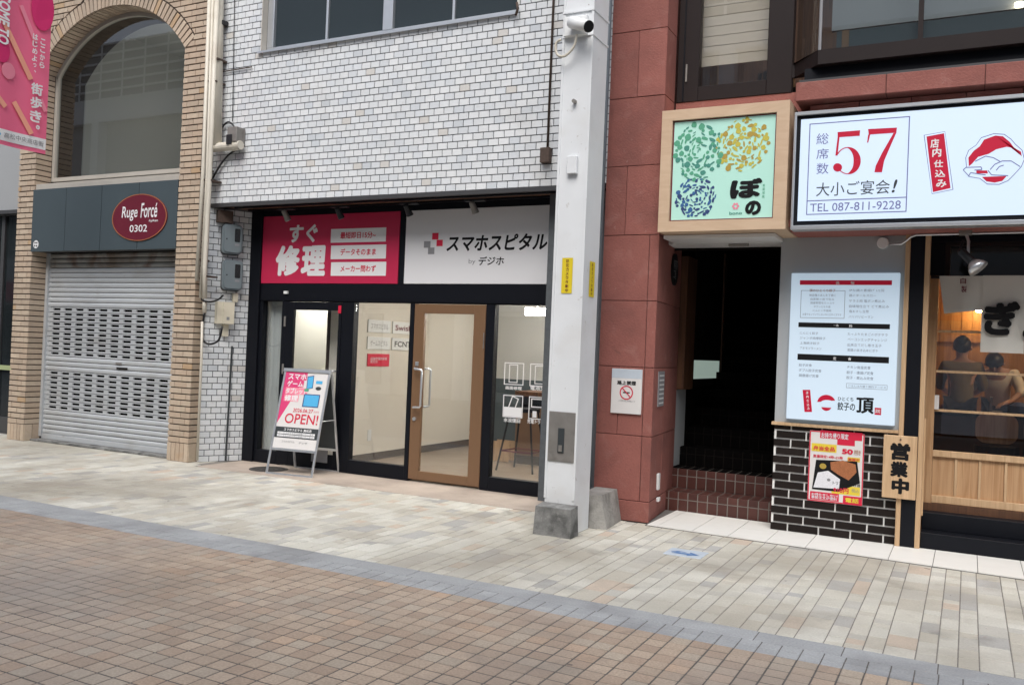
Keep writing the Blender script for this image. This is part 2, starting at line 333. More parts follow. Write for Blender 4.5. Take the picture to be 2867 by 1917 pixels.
def text(txt, fr, u0, u1, v0, v1, n, m, parent, off=0.0, shear=0.0, rot=0, name='lettering', res=3):
    v, f = glyphs(txt, 0.0, res)
    if shear: v = [(x+shear*y, y) for x, y in v]
    if rot: a = rot; v = [(x*math.cos(a)-y*math.sin(a), x*math.sin(a)+y*math.cos(a)) for x, y in v]
    x0 = min(p[0] for p in v); x1 = max(p[0] for p in v); y0 = min(p[1] for p in v); y1 = max(p[1] for p in v)
    k = (v1-v0)/(y1-y0); kx = (u1-u0)/(x1-x0); bx, by = off*kx, off*k; g = G()
    if off == 0: sh_ = [(0, 0)]
    else: nn_ = 8 if (v1-v0) > .1 else 4; sh_ = [(math.cos(i*2*math.pi/nn_+.4), math.sin(i*2*math.pi/nn_+.4)) for i in range(nn_)]
    for i, (sx, sy) in enumerate(sh_):          # heavier strokes: the same outline laid down again, nudged
        g.add([fr.p(u0+bx+(x-x0)/(x1-x0)*(u1-u0-2*bx)+sx*bx, v0+by+(y-y0)/(y1-y0)*(v1-v0-2*by)+sy*by, n+.00006*i) for x, y in v], f)
    o = g.mk(name, m, parent); return o
def vtext(txt, fr, uc, w, v1, step, h, n, m, parent, off=0.0, tilt=0.0):
    for i, ch in enumerate(txt):
        vv = v1-i*step
        if ch in '、。': text(ch, fr, uc+w*.05, uc+w*.4, vv-h*.4, vv-h*.02, n, m, parent, off); continue
        if ch == 'っ': text(ch, fr, uc-w*.2, uc+w*.42, vv-h*.75, vv-h*.1, n, m, parent, off); continue
        text(ch, fr, uc-w/2+tilt*i, uc+w/2+tilt*i, vv-h, vv, n, m, parent, off)
IDB = Matrix.Identity(3)
def pieces(parent, name, m, items, limit=300, fieldname=None):
    """items: (centre, (dx,dy,dz), basis, bevel); the ones that show largest become objects, the rest one field"""
    sc = []
    for it in items:
        p = proj(it[0]); s = 0
        if p and -40 < p[0] < IW+40 and -40 < p[1] < IH+40:
            d = (it[0]-EYEV); w = d.dot(FW); dm = sorted(it[1]); nn = it[2].col[[it[1][0], it[1][1], it[1][2]].index(dm[0])] if False else None
            s = dm[2]*dm[1]/(w*w)*(.2+abs(d.normalized().dot(it[2] @ Vector([1.0 if it[1][k] == dm[0] else 0 for k in range(3)]))))
        sc.append(s)
    order = sorted(range(len(items)), key=lambda i: -sc[i])
    g = G(); cnt = 0
    for i in order:
        c, d, B, b = items[i]
        if cnt < limit and sc[i] > 0:
            k = ('pc', m, round(d[0], 3), round(d[1], 3), round(d[2], 3), b)
            if k not in _cb:
                v, f = cbox(round(d[0], 3), round(d[1], 3), round(d[2], 3), b); me = bpy.data.meshes.new(name); me.from_pydata(v, [], f); me.materials.append(M[m]); _cb[k] = me
            o = bpy.data.objects.new(name, _cb[k]); COL.objects.link(o); mw = Matrix.Translation(c) @ B.to_4x4()
            o.parent = parent; o.matrix_parent_inverse = WM[parent.name].inverted(); o.matrix_basis = mw
            cnt += 1
        else: g.obox(c, B.col[0].copy(), B.col[1].copy(), B.col[2].copy(), d, b if sc[i] > 0 else 0.0)
    if g.v:
        o = g.mk(fieldname or name+'_field', m, parent); o['kind'] = 'stuff'
def bond(u0, u1, v0, v1, w, h, joint, shift=.5, ustart=None, keep=None, ju=None):
    """running bond: yields (u0,u1,v0,v1) pieces inside the box"""
    out = []; nrow = int(math.ceil((v1-v0)/h-1e-6)); us = u0 if ustart is None else ustart
    for r in range(nrow):
        a = v0+r*h; b = min(a+h-joint, v1)
        if b-a < .012: continue
        x = us-(shift*w if r % 2 else 0)
        while x > u0: x -= w
        while x < u1:
            p, q = max(x, u0), min(x+w-(joint if ju is None else ju), u1); x += w
            if q-p < .012: continue
            segs = [(p, q)] if keep is None else keep(p, q, a, b)
            for s in segs:
                if s[1]-s[0] > .012: out.append((s[0], s[1], a, b))
    return out
def fitems(fr, rects, th, proud, bev=.0015, jit=0.0):
    B = Matrix((fr.U, -fr.N, fr.V)).transposed(); out = []
    for (a, b, c, d) in rects:
        j = R.uniform(-jit, jit)
        out.append((fr.p((a+b)/2, (c+d)/2, proud-th/2+j), (b-a, th, d-c), B, bev))
    return out
# ================================================================== GROUND
struct(mk('ground', [(-250, -250, -.06), (250, -250, -.06), (250, 250, -.06), (-250, 250, -.06)], [(0, 1, 2, 3)], 'asphalt'))
GF = Fr((0, 0, 0), (1, 0, 0), (0, 1, 0))             # ground drawing plane
bp = struct(box('street_paving', -17, 5, -4.5, 4.983, -.055, -.0028, 'paver_joint'))
its = []
pw = .1135
nx0, nx1 = int(-16/pw), int(3.4/pw)
for j in range(62):
    y1 = 4.981-j*.1117; y0 = y1-.1117+.0085
    for i in range(nx0, nx1):
        x0 = i*pw+.030; x1 = x0+pw-.0075
        p = proj(Vector((x0, y0, 0)))
        if p is None or not (-260 < p[0] < IW+500 and p[1] < IH+420): continue
        its.append((x0, x1, y0, y1))
pieces(bp, 'paver', 'paver', fitems(GF, its, .03, .0, .003, .0012))
cp = struct(box('pavement', -17, 5, 5.372, 9.3, -.055, -.0028, 'cream_joint'))
its = []; x = -16.2-.006
ws = [.105, .105, .105, .163]; k = 0
# columns are phased so that a wide one ends at X = -0.209
x = -0.209-.478*32
k = 0
while x < 3.5:
    w = ws[k % 4]; k += 1; y = 5.374+R.uniform(0, .08)-.08
    ymax = 8.03 if x > -2.64 else (8.13 if x > -8.7 else 8.5)
    if -8.5 < x < -3.2: ymax = 8.0
    while y < ymax:
        ln = R.choice([.105, .105, .16, .21, .24]) if w < .14 else R.choice([.24, .30, .325])
        a, b = max(y, 5.374), min(y+ln-.0055, ymax); y += ln
        if b-a > .02:
            p = proj(Vector((x, a, 0)))
            if p and -500 < p[0] < IW+600: its.append((x+.002, x+w-.0035, a, b))
    x += w
pieces(cp, 'paver', 'cream', fitems(GF, its, .03, .0, .0025, .001))
st = box('threshold_stone', -8.44, -3.3, 8.006, 8.795, -.05, .004, 'sill', cp, .004)
st['label'] = 'pinkish stone strip in front of the repair shop doors'
kb = struct(box('kerb_band', -17, 5, 4.985, 5.370, -.055, -.0028, 'paver_joint'))
its = []
x = -.57-.477*30
while x < 3.5: its.append((x+.002, x+.475, 5.19, 5.369)); x += .477
i = 0
for i in range(nx0, nx1):
    for (a, b) in ((4.986, 5.083), (5.087, 5.186)): its.append((i*pw+.030, i*pw+.030+pw-.0045, a, b))
pieces(kb, 'kerb_stone', 'kerb', fitems(GF, its, .03, .0, .003, .001))
# white tiled apron of the red building
ap = struct(mk('apron', [(-2.66, 8.045, -.05), (2.2, 7.79, -.05), (2.2, 9.3, -.05), (-2.78, 9.3, -.05), (-2.66, 8.045, .006), (2.2, 7.79, .006), (2.2, 9.3, .006), (-2.78, 9.3, .006)], [(0, 3, 2, 1), (4, 5, 6, 7), (0, 1, 5, 4), (1, 2, 6, 5), (2, 3, 7, 6), (3, 0, 4, 7)], 'apron_grout'))
js = [-2.64, -2.542, -2.204, -1.871, -1.533, -1.195, -.868, -.536, -.205, .117, .437, .757, 1.077, 1.4, 1.72, 2.04]
def apy(x): return 8.046-(x+2.66)*.0525
for i in range(len(js)-1):
    x0, x1 = js[i]+.003, js[i+1]-.003
    for (a, b) in ((0, .46), (.463, .93)):
        if x0 > -1.62 and a > 0: continue
        t0, t1 = apy(x0)+a+.003, apy(x1)+a+.003
        top0, top1 = apy(x0)+b, apy(x1)+b
        if x0 > -1.62: top0 = top1 = 8.60
        pts = [(x0, t0), (x1, t1), (x1, top1), (x0, top0)]
        g = G(); g.prism(pts, Vector((1, 0, 0)), Vector((0, 1, 0)), Vector((0, 0, 1)), Vector((0, 0, 0)), .002, .014)
        g.mk('apron_tile', 'apron', ap)
# manhole cover and enamel ground plate
mo = thing('manhole_cover', 'round dark iron cover in the pavement behind the pavement signboard', 'manhole cover', (-7.64, 8.46, .005))
g = G(); g.prism(ell(-7.64, 8.40, .235, .235, 40), Vector((1, 0, 0)), Vector((0, 1, 0)), Vector((0, 0, 1)), Vector((0, 0, 0)), .0, .009); g.mk('lid', 'iron', mo)
g = G()
for k in range(3):
    rr = .06+.06*k; n = 40
    for i in range(n):
        a, b = i*2*math.pi/n, (i+.7)*2*math.pi/n
        g.prism([(-7.64+rr*math.cos(a), 8.40+rr*math.sin(a)), (-7.64+(rr+.02)*math.cos(a), 8.40+(rr+.02)*math.sin(a)), (-7.64+(rr+.02)*math.cos(b), 8.40+(rr+.02)*math.sin(b)), (-7.64+rr*math.cos(b), 8.40+rr*math.sin(b))], Vector((1, 0, 0)), Vector((0, 1, 0)), Vector((0, 0, 1)), Vector((0, 0, 0)), .009, .012)
g.mk('tread_pattern', 'iron', mo)
gp = thing('ground_plate', 'worn pale blue enamel plate set into the cream pavement', 'ground plate', (-2.0, 7.13, .003))
box('plate', -2.155, -1.845, 7.0, 7.255, -.004, .006, 'plate_pale', gp, .002)
flats('arrow_mark', [[(-2.10, 7.06), (-1.97, 7.06), (-1.97, 7.03), (-1.88, 7.09), (-1.97, 7.16), (-1.97, 7.12), (-2.06, 7.17), (-2.12, 7.12)]], GF, .0075, 'bluepl', gp)
# dark gum and stain flecks stay in the paver material

# ================================================================== LEFT BRICK BUILDING
bb = thing('brick_building', 'tan brick building with an arched upper window over a closed grey shutter', 'building', (-10.6, 8.3, 0))
XL0, XL1, XR0, XR1, YB = -12.42, -12.05, -9.14, -8.765, 8.15
AC, AZ, AR, AO = -10.6, 4.272, 1.795, 2.02
ZS = AZ+math.sqrt(AR**2-(XR0-AC)**2)                # springing height
g = G()
g.box(XL0+.012, XL1-.012, YB+.012, 8.9, 0, ZS); g.box(XR0+.012, XR1-.012, YB+.012, 8.9, 0, ZS)
n = 28; a0 = math.asin((XL1-.012-AC)/AR) if abs((XL1-.012-AC)/AR) < 1 else -math.pi/2
xs = [XL1-.012+(XR0+.012-XL1+.012)*i/n for i in range(n+1)]
arc = [(x, AZ+math.sqrt(max(.0, (AR+.012)**2-(x-AC)**2))) for x in xs]
pl = [(XL0+.012, ZS), (XL1-.012, ZS)]+arc[1:-1]+[(XR0+.012, ZS), (XR1-.012, ZS), (XR1-.012, 8.2), (XL0+.012, 8.2)]
for i in range(n):                                     # spandrel as vertical strips round the arch
    (xa, za), (xb, zb) = arc[i], arc[i+1]
    g.prism([(xa, za), (xb, zb), (xb, 8.2), (xa, 8.2)], Vector((1, 0, 0)), Vector((0, 0, 1)), Vector((0, -1, 0)), Vector((0, 0, 0)), -8.9, -(YB+.012))
g.box(XL0+.012, XL1-.012, YB+.012, 8.9, ZS, 8.2); g.box(XR0+.012, XR1-.012, YB+.012, 8.9, ZS, 8.2)
bw = g.mk('wall', 'brick_grout', bb)
BH, BJ = .0783, .0155
def arch_keep(p, q, a, b):
    def half(z): d = AO**2-(z-AZ)**2; return math.sqrt(d) if d > 0 else 0
    aR_ = math.atan2(ZS-AZ, XR0-AC); ztop = AZ+AO*math.sin(aR_)
    h = (b-AZ)/math.tan(aR_) if b < ztop else max(half(max(a, ztop)), half(b))
    segs = [(p, min(q, AC-h-.012)), (max(p, AC+h+.012), q)]
    return [s_ for s_ in segs if s_[1] > s_[0]]
its = []
zb0 = .245
fr = FY(YB)
for (x0, x1, st_) in ((XL0, XL1, XL0-.01), (XR0, XR1, XR0+.005)):
    its += fitems(fr, bond(x0, x1, zb0, ZS-.006, .2115, BH, BJ, .62, st_, None, .008), .022, 0, .002, .0012)
zr0 = zb0+math.floor((ZS-zb0)/BH)*BH
aRr = math.atan2(ZS-AZ, XR0-AC); zvt = AZ+AO*math.sin(aRr)
def ahalf(z): return ((z-AZ)/math.tan(aRr) if z < zvt else math.sqrt(max(0, AO**2-(z-AZ)**2)))+.012
full = []
for (p, q, a, b) in bond(XL0, XR1, zr0, 6.75, .2115, BH, BJ, .62, None, None, .008):
    a_ = max(a, ZS+.001)
    ha, hb = ahalf(a_), ahalf(b)
    for sg in (-1, 1):
        lo, hi = (p, q) if sg > 0 else (2*AC-q, 2*AC-p)              # mirrored so that the arch lies to the left
        if hi <= min(ha, hb)+AC+.01: continue
        if lo >= max(ha, hb)+AC: full.append((p, q, a_, b)); continue
        pts = [(max(lo, AC+ha), a_), (hi, a_), (hi, b), (max(lo, AC+hb), b)]
        if pts[0][0] > hi-.004: pts[0] = (hi-.004, a_)
        if pts[3][0] > hi-.004: pts[3] = (hi-.004, b)
        if sg < 0: pts = [(2*AC-x, z) for x, z in pts][::-1]
        G().prism(pts, Vector((1, 0, 0)), Vector((0, 0, 1)), Vector((0, -1, 0)), Vector((0, 0, 0)), -(YB+.022), -YB).mk('brick', 'brick', bw)
its += fitems(fr, full, .022, 0, .002, .0012)
# upright plinth bricks
for (x0, x1) in ((XL0, XL1), (XR0, XR1)):
    n = 5; w = (x1-x0)/n
    its += fitems(fr, [(x0+i*w, x0+(i+1)*w-.008, .004, zb0-.01) for i in range(n)], .022, 0, .002, .0012)
# side faces that look to the right (jamb of the opening, and the right pillar's flank)
for (xf, ya, yb, zt) in ((XL1, YB+.012, 8.40, ZS), (XR1, YB+.012, 8.30, 6.7)):
    f2 = Fr((xf, 0, 0), (0, 1, 0), (0, 0, 1))
    its += fitems(f2, [(ya+.002, yb, a, b) for (_, _, a, b) in bond(0, .2, zb0, zt, .3, BH, BJ)], .022, 0, .002, .001)
    its += fitems(f2, [(ya+.002, ya+.12, .004, zb0-.01), (ya+.128, yb, .004, zb0-.01)], .022, 0, .002, .001)
# voussoirs and the underside of the arch
aL = math.atan2(ZS-AZ, XL1-AC); aR = math.atan2(ZS-AZ, XR0-AC)
nv = int((aL-aR)*(AR+.1)/.0785)
for i in range(nv):
    a = aR+(aL-aR)*(i+.5)/nv; U = Vector((math.cos(a), 0, math.sin(a))); T = Vector((-math.sin(a), 0, math.cos(a)))
    B = Matrix((T*-1, Vector((0, 1, 0)), U)).transposed()
    its.append((Vector((AC, YB+.011, AZ))+U*(AR+.108), (.0785*.79, .022, .205), B, .002))
    its.append((Vector((AC, YB+.155, AZ))+U*(AR+.011), (.0785*.80, .26, .022), B, .002))
pieces(bw, 'brick', 'brick', its)
# arched window
wn = G().box(XL1+.001, XL1+.055, 8.405, 8.46, 3.78, ZS).box(XR0-.055, XR0-.001, 8.405, 8.46, 3.78, ZS).box(XL1+.055, XR0-.055, 8.39, 8.46, 3.775, 3.83)
for i in range(28):
    a = aR+(aL-aR)*i/28; b = aR+(aL-aR)*(i+1)/28
    P = lambda r, t: (AC+r*math.cos(t), AZ+r*math.sin(t))
    wn.prism([P(AR-.055, a), P(AR-.001, a), P(AR-.001, b), P(AR-.055, b)], Vector((1, 0, 0)), Vector((0, 0, 1)), Vector((0, -1, 0)), Vector((0, 0, 0)), -8.46, -8.405)
win = wn.mk('window', 'cream_frame', bb)
gpts = [(XL1+.05, 3.825), (XR0-.05, 3.825), (XR0-.05, ZS)]+[P(AR-.052, aR+(aL-aR)*i/24) for i in range(1, 24)]+[(XL1+.05, ZS)]
flat('glass_pane', gpts, FY(8.44), 0, 'glass_dk', win)
box('sill', XL1+.002, XR0-.002, 8.17, 8.388, 3.62, 3.70, 'cream_frame', win, .004)
# room behind the arched window
g = G(); g.box(-12.6, -8.6, 11.2, 11.3, 3.6, 6.6).box(-12.6, -8.6, 8.92, 11.2, 6.5, 6.6).box(-12.6, -12.5, 8.92, 11.2, 3.6, 6.5).box(-8.7, -8.6, 8.92, 11.2, 3.6, 6.5).box(-12.6, -8.6, 8.92, 11.2, 3.5, 3.6)
g.mk('upper_room', 'iwall_grey', bb)
lp = G(); lp.tube([(-10.35, 10.6, 4.60), (-10.35, 10.6, 4.66)], .05, 14); lp.mk('ceiling_lamp', 'lamp_room', bb)
# slate fascia of four panels
fa = box('fascia', XL1-.02, XR0+.012, 8.185, 8.40, 2.735, 3.612, 'steel_dk', bb)
xs = [XL1-.018, -11.34, -10.60, -9.865, XR0-.001]
for i in range(4): box('fascia_panel', xs[i]+(.004 if i else 0), xs[i+1]-.004, 8.147 if i else 8.148, 8.184, 2.725, 3.618, 'slate', fa, .002)
# shutter
ZT, SH = 2.73, .0711
sh = box('shutter', XL1+.001, XR0-.001, 8.452, 8.47, .06, 2.9, 'dark', bb)
box('guide_rail', XL1+.001, XL1+.05, 8.385, 8.45, .06, 2.73, 'shutter', sh); box('guide_rail', XR0-.05, XR0-.001, 8.385, 8.45, .06, 2.73, 'shutter', sh)
def slat(kind, w):
    g = G(); z0, z1 = 0, SH-.008
    if kind:
        g.box(-w/2, w/2, -.012, .006, 0, .021, .003); g.box(-w/2, w/2, -.012, .006, z1-.012, z1, .003)
        x = -w/2; g.box(x, x+.13, -.012, .006, .021, z1-.012); x += .13+.162
        while x < w/2-.05: g.box(x, min(x+.088, w/2), -.012, .006, .021, z1-.012); x += .25
    else:
        pr = [(0, .006), (0, -.006), (.012, -.013), (.034, -.016), (.05, -.013), (z1, -.005), (z1, .006)]
        v = [(-w/2, b, a) for a, b in pr]+[(w/2, b, a) for a, b in pr]; n = len(pr)
        g.add(v, [(i, (i+1) % n, n+(i+1) % n, n+i) for i in range(n)]+[tuple(reversed(range(n))), tuple(range(n, 2*n))])
    return g
SW = (XR0-XL1)-.06; SX = (XR0+XL1)/2
protos = {}
ns = int((ZT-.06)/SH)
band0 = 11
for i in range(ns+1):
    z = ZT-.0-(i+1)*SH
    if z < .055: break
    kind = 1 if (band0 <= i < band0+10 or band0+13 <= i < band0+21) else 0
    mt = 'shutter_top' if i < 3 else 'shutter'
    if (kind, mt) not in protos:
        s_ = slat(kind, SW); me = bpy.data.meshes.new('slat'); me.from_pydata(s_.v, [], s_.f); me.materials.append(M[mt]); protos[(kind, mt)] = me
    o = bpy.data.objects.new('slat', protos[(kind, mt)]); COL.objects.link(o); o.parent = sh; o.matrix_parent_inverse = WM[sh.name].inverted(); o.location = (SX, 8.43, z+.004)
box('bottom_bar', XL1+.032, XR0-.032, 8.405, 8.448, .028, .10, 'shutter', sh, .004)
box('lock', -10.48, -10.26, 8.409, 8.415, 1.105, 1.135, 'dark', sh)
box('lock_plate', -10.5, -10.38, 8.409, 8.414, 1.17, 1.2, 'plate_steel', sh)
box('step', XL1, XR0, 8.25, 8.9, 0, .026, 'concrete_dark', bb, .004)
# oval sign
ov = thing('oval_sign', 'maroon oval sign with white lettering on the slate panels above the shutter', 'sign', (-9.833, 8.14, 2.84))
g = G(); g.prism(ell(-9.833, 3.148, .525, .312, 48), Vector((1, 0, 0)), Vector((0, 0, 1)), Vector((0, -1, 0)), Vector((0, 0, 0)), -8.146, -8.134); g.mk('panel', 'maroon', ov)
ff = FY(8.134)
g = G()
for i in range(48):
    a, b = i*2*math.pi/48, (i+1)*2*math.pi/48
    g.add([ff.p(-9.833+r_*.525*math.cos(t), 3.148+r_*.312*math.sin(t), .0008) for r_, t in ((.965, a), (.995, a), (.995, b), (.965, b))], [(0, 1, 2, 3)])
g.mk('rim', 'orange_print', ov)
text('Ruge', ff, -10.164, -9.86, 3.105, 3.30, .0015, 'white_print', ov, .012, .12)
text('Forcé', ff, -9.80, -9.49, 3.14, 3.335, .0015, 'white_print', ov, .012, .12)
text('fujikan', ff, -9.64, -9.47, 3.075, 3.115, .0015, 'white_print', ov, .01, .2)
text('0302', ff, -10.0, -9.665, 2.955, 3.05, .0015, 'white_print', ov, .012)
tag(flats('fire_mark_sticker', [ell(-11.952, 2.83, .058, .058, 24)], FY(8.147), .002, 'white_print', None), 'small round white sticker low on the left end of the slate panels', 'sticker')
fm = bpy.data.objects['fire_mark_sticker']
flats('mark', [ell(-11.952+.03*math.cos(t), 2.83+.03*math.sin(t), .014, .014, 10) for t in (.8, 2.3, 3.9, 5.4)], FY(8.147), .003, 'ink', fm)
# ================================================================== FAR-LEFT NEIGHBOUR
nb = thing('neighbour_building', 'grey panelled shop front at the left edge beside the brick pillar', 'building', (-15.5, 8.6, 0))
box('upper_wall', -19, XL0-.02, 8.5, 9.2, 3.42, 8.2, 'nb_wall', nb)
box('canopy_edge', -19, XL0-.02, 8.46, 9.2, 3.36, 3.415, 'steel_dk', nb)
box('glass_pane', -19, XL0-.1, 8.60, 8.62, .25, 3.355, 'nb_glass', nb)
box('base', -19, XL0-.1, 8.56, 8.62, 0, .248, 'steel_dk', nb)
box('door_frame', XL0-.099, XL0-.02, 8.54, 8.62, 0, 3.355, 'nb_wall', nb)
box('rail', -19, XL0-.12, 8.56, 8.597, .97, 1.04, 'lime', nb)
box('door_frame', -13.42, -13.34, 8.57, 8.598, .25, 3.35, 'steel_dk', nb)
# ================================================================== WHITE TILED BUILDING
wb = thing('white_tile_building', 'white tiled building with the phone repair shop on its ground floor', 'building', (-6.0, 8.6, 0))
YW, ZSF = 8.30, 3.312
XW0, XW1 = -8.762, -3.26
WX0, WX1, WZ = -7.985, -4.39, 5.20
SA, SB = Vector((-8.72, YW, 0)), Vector((-8.452, 8.80, 0))       # splayed return wall
g = G()
g.box(XW0, XW1, YW+.012, 9.0, ZSF, WZ-.02); g.box(XW0, WX0, YW+.012, 9.0, WZ-.02, 8.4); g.box(WX1, XW1, YW+.012, 9.0, WZ-.02, 8.4); g.box(WX0, WX1, YW+.012, 9.0, 6.55, 8.4)
Z1 = Vector((0, 0, 1))
g.prism([(XW0, YW+.012), (SA.x, SA.y+.012), (SB.x-.012, SB.y), (SB.x-.012, 8.92), (XW0, 8.92)], Vector((1, 0, 0)), Vector((0, 1, 0)), Z1, Vector((0, 0, 0)), 0, ZSF)
g.box(-4.05, XW1, 8.6, 8.95, 0, ZSF)
ww = g.mk('wall', 'grout', wb)
TW, TH, TJ = .1281, .0779, .0095
def win_keep(p, q, a, b):
    if b < WZ+.0 or a > 6.55: return [(p, q)]
    return [(p, min(q, WX0)), (max(p, WX1), q)]
rows = [r for r in bond(XW0, XW1, ZSF+.002, 6.6, TW, TH, TJ, .5, -3.899-40*TW, win_keep) if r[1] > r[0]]
its = fitems(FY(YW), rows, .02, 0, .0025, .0006)
zb = ZSF-43*TH
rows = bond(XW0, SA.x-.004, max(zb, .003), ZSF-.03, TW, TH, TJ, .5, XW0)
its += fitems(FY(YW), rows, .02, 0, .002, .0005)
sv = (SB-SA); fs = Fr(SA, sv, (0, 0, 1)); rows = bond(.002, sv.length-.004, .003, ZSF-.03, TW, TH, TJ, .5, 0.0)
its += fitems(fs, rows, .02, 0, .002, .0005)
f2 = Fr((WX0, 0, 0), (0, 1, 0), (0, 0, 1))
box('window_jamb', WX0-.001, WX0+.0125, YW+.004, 8.394, WZ+.0, 6.55, 'cream_frame', wb)
pieces(ww, 'tile', 'tile', its)
# upper window band
wi = G().box(WX0+.013, WX1, 8.40, 8.47, WZ-.018, WZ+.055).mk('window', 'alu', wb)
g = G()
g.add([(WX0-.02, 8.262, WZ-.022), (WX1+.005, 8.262, WZ-.022), (WX1+.005, 8.398, WZ+.022), (WX0-.02, 8.398, WZ+.022), (WX0-.02, 8.262, WZ-.048), (WX1+.005, 8.262, WZ-.048), (WX1+.005, 8.398, WZ-.0195), (WX0-.02, 8.398, WZ-.0195)], [(0, 1, 2, 3), (7, 6, 5, 4), (4, 5, 1, 0), (5, 6, 2, 1), (6, 7, 3, 2), (7, 4, 0, 3)])
g.mk('sill', 'alu', wi)
for (a, b, y) in ((WX0+.013, WX0+.115, 8.395), (-7.055, -7.025, 8.41), (-6.195, -6.06, 8.39), (-5.262, -5.232, 8.41), (WX1-.03, WX1, 8.395)):
    box('mullion', a, b, y, 8.468, WZ+.056, 6.55, 'alu', wi, .003)
for (a, b) in ((WX0+.116, -7.056), (-7.024, -6.196), (-6.059, -5.263), (-5.231, WX1-.031)): box('pane', a, b, 8.44, 8.455, WZ+.056, 6.55, 'wireglass', wi)
# soffit above the shop front
box('soffit', SA.x-.02, -3.3, YW+.03, 8.93, 3.316-.03, 3.311, 'wood_dk', wb)
box('soffit_trim', SA.x-.028, -3.3, YW-.004, YW+.028, 3.262, 3.3105, 'steel_dk', wb, .003)
for (ya, yb, zz) in ((8.42, 8.46, 3.262), (8.66, 8.70, 3.265)): box('soffit_batten', SA.x+.3, -3.34, ya, yb, zz, 3.2855, 'black', wb)
# shop front frame
sf = G()
F0, F1 = 8.80, 8.90
sf.box(-8.452, -8.27, F0-.03, F1, .0, 3.285)
for (a, b, c, d) in ((-8.2695, -4.04, 3.207, 3.285), (-6.112, -6.024, 2.334, 3.2065), (-8.2695, -4.04, 2.104, 2.3335), (-8.2695, -7.90, .004, .168), (-8.2695, -8.226, .1685, 2.1035), (-7.897, -7.845, .004, 2.1035),
                     (-6.93, -6.744, .004, 2.1035), (-6.7435, -5.918, .004, .168), (-5.9175, -5.858, .004, 2.1035), (-4.884, -4.772, .004, 2.1035), (-4.7715, -4.12, .004, .16), (-4.1195, -4.04, .004, 2.1035)):
    sf.box(a, b, F0, F1, c, d, .003)
sfo = sf.mk('shop_front_frame', 'black', wb)
sfo['label'] = 'black aluminium shop front frame'
box('frame_rib', -8.2690, -4.04, F0-.012, F0-.0005, 2.118, 2.132, 'black', sfo)
box('backing_panel', -8.269, -4.04, 8.86, 8.9, 2.334, 3.206, 'black', sfo)
for (a, b, c) in ((-8.2255, -7.8975, .1685), (-6.7435, -5.918, .1685), (-4.7715, -4.12, .1605)): box('glass_pane', a, b, 8.845, 8.853, c, 2.1035, 'glass', sfo)
# left black door with glass
d1 = G()
for (a, b, c, d) in ((-7.842, -7.694, .012, 2.098), (-6.979, -6.933, .012, 2.098), (-7.6935, -6.9795, 1.998, 2.098), (-7.6935, -6.9795, .012, .20)): d1.box(a, b, 8.795, 8.84, c, d, .003)
d1 = d1.mk('door', 'black', wb); d1['label'] = 'black framed glass door behind the signboard'
box('glass_pane', -7.693, -6.98, 8.812, 8.82, .2005, 1.9975, 'glass', d1)
box('kick_paper', -7.30, -7.05, 8.78, 8.792, .10, .29, 'greyprint', d1)
for z in (1.78, 1.17): box('hinge', -7.84, -7.815, 8.775, 8.794, z, z+.13, 'plate_steel', d1, .004)
G().tube([(-6.985, 8.80, 1.245), (-6.985, 8.75, 1.245), (-6.99, 8.745, 1.245), (-7.09, 8.745, 1.243), (-7.10, 8.75, 1.225), (-7.10, 8.76, 1.14)], .012, 10).mk('handle', 'alu', d1, True)
box('alarm_label', -6.98, -6.935, 8.788, 8.7945, 1.965, 2.06, 'crimson', d1)
box('entry_sensor', -7.86, -7.80, 8.775, 8.7995, 2.2, 2.235, 'white', sfo)
# wooden framed entrance door
d2 = G()
for (a, b, c, d) in ((-5.852, -5.712, .03, 2.096), (-5.042, -4.888, .03, 2.096), (-5.7115, -5.0425, 1.988, 2.096), (-5.7115, -5.0425, .03, .134)): d2.box(a, b, 8.80, 8.85, c, d, .003)
d2 = d2.mk('door', 'wood_door', wb); d2['label'] = 'brown wood framed glass entrance door of the repair shop'
box('glass_pane', -5.711, -5.043, 8.82, 8.828, .1345, 1.9875, 'glass', d2)
h = G()
h.tube([(-5.785, 8.80, 1.335), (-5.785, 8.745, 1.335), (-5.775, 8.735, 1.33), (-5.69, 8.735, 1.325), (-5.675, 8.735, 1.31), (-5.675, 8.735, .90), (-5.69, 8.735, .885), (-5.775, 8.735, .88), (-5.785, 8.745, .878), (-5.785, 8.80, .878)], .0125, 10)
h.mk('handle', 'alu', d2, True)
G().tube([(-5.70, 8.85, 1.335), (-5.70, 8.94, 1.335), (-5.69, 8.95, 1.32), (-5.69, 8.95, .90), (-5.70, 8.94, .885), (-5.70, 8.85, .885)], .0125, 10).mk('handle', 'alu', d2, True)
box('lock', -5.81, -5.765, 8.788, 8.7995, 1.365, 1.415, 'alu', d2, .004); G().tube([(-5.79, 8.80, .74), (-5.79, 8.782, .74)], .022, 16).mk('lock', 'alu', d2)
box('hinge', -4.905, -4.893, 8.79, 8.7995, 1.6, 1.78, 'plate_steel', d2)
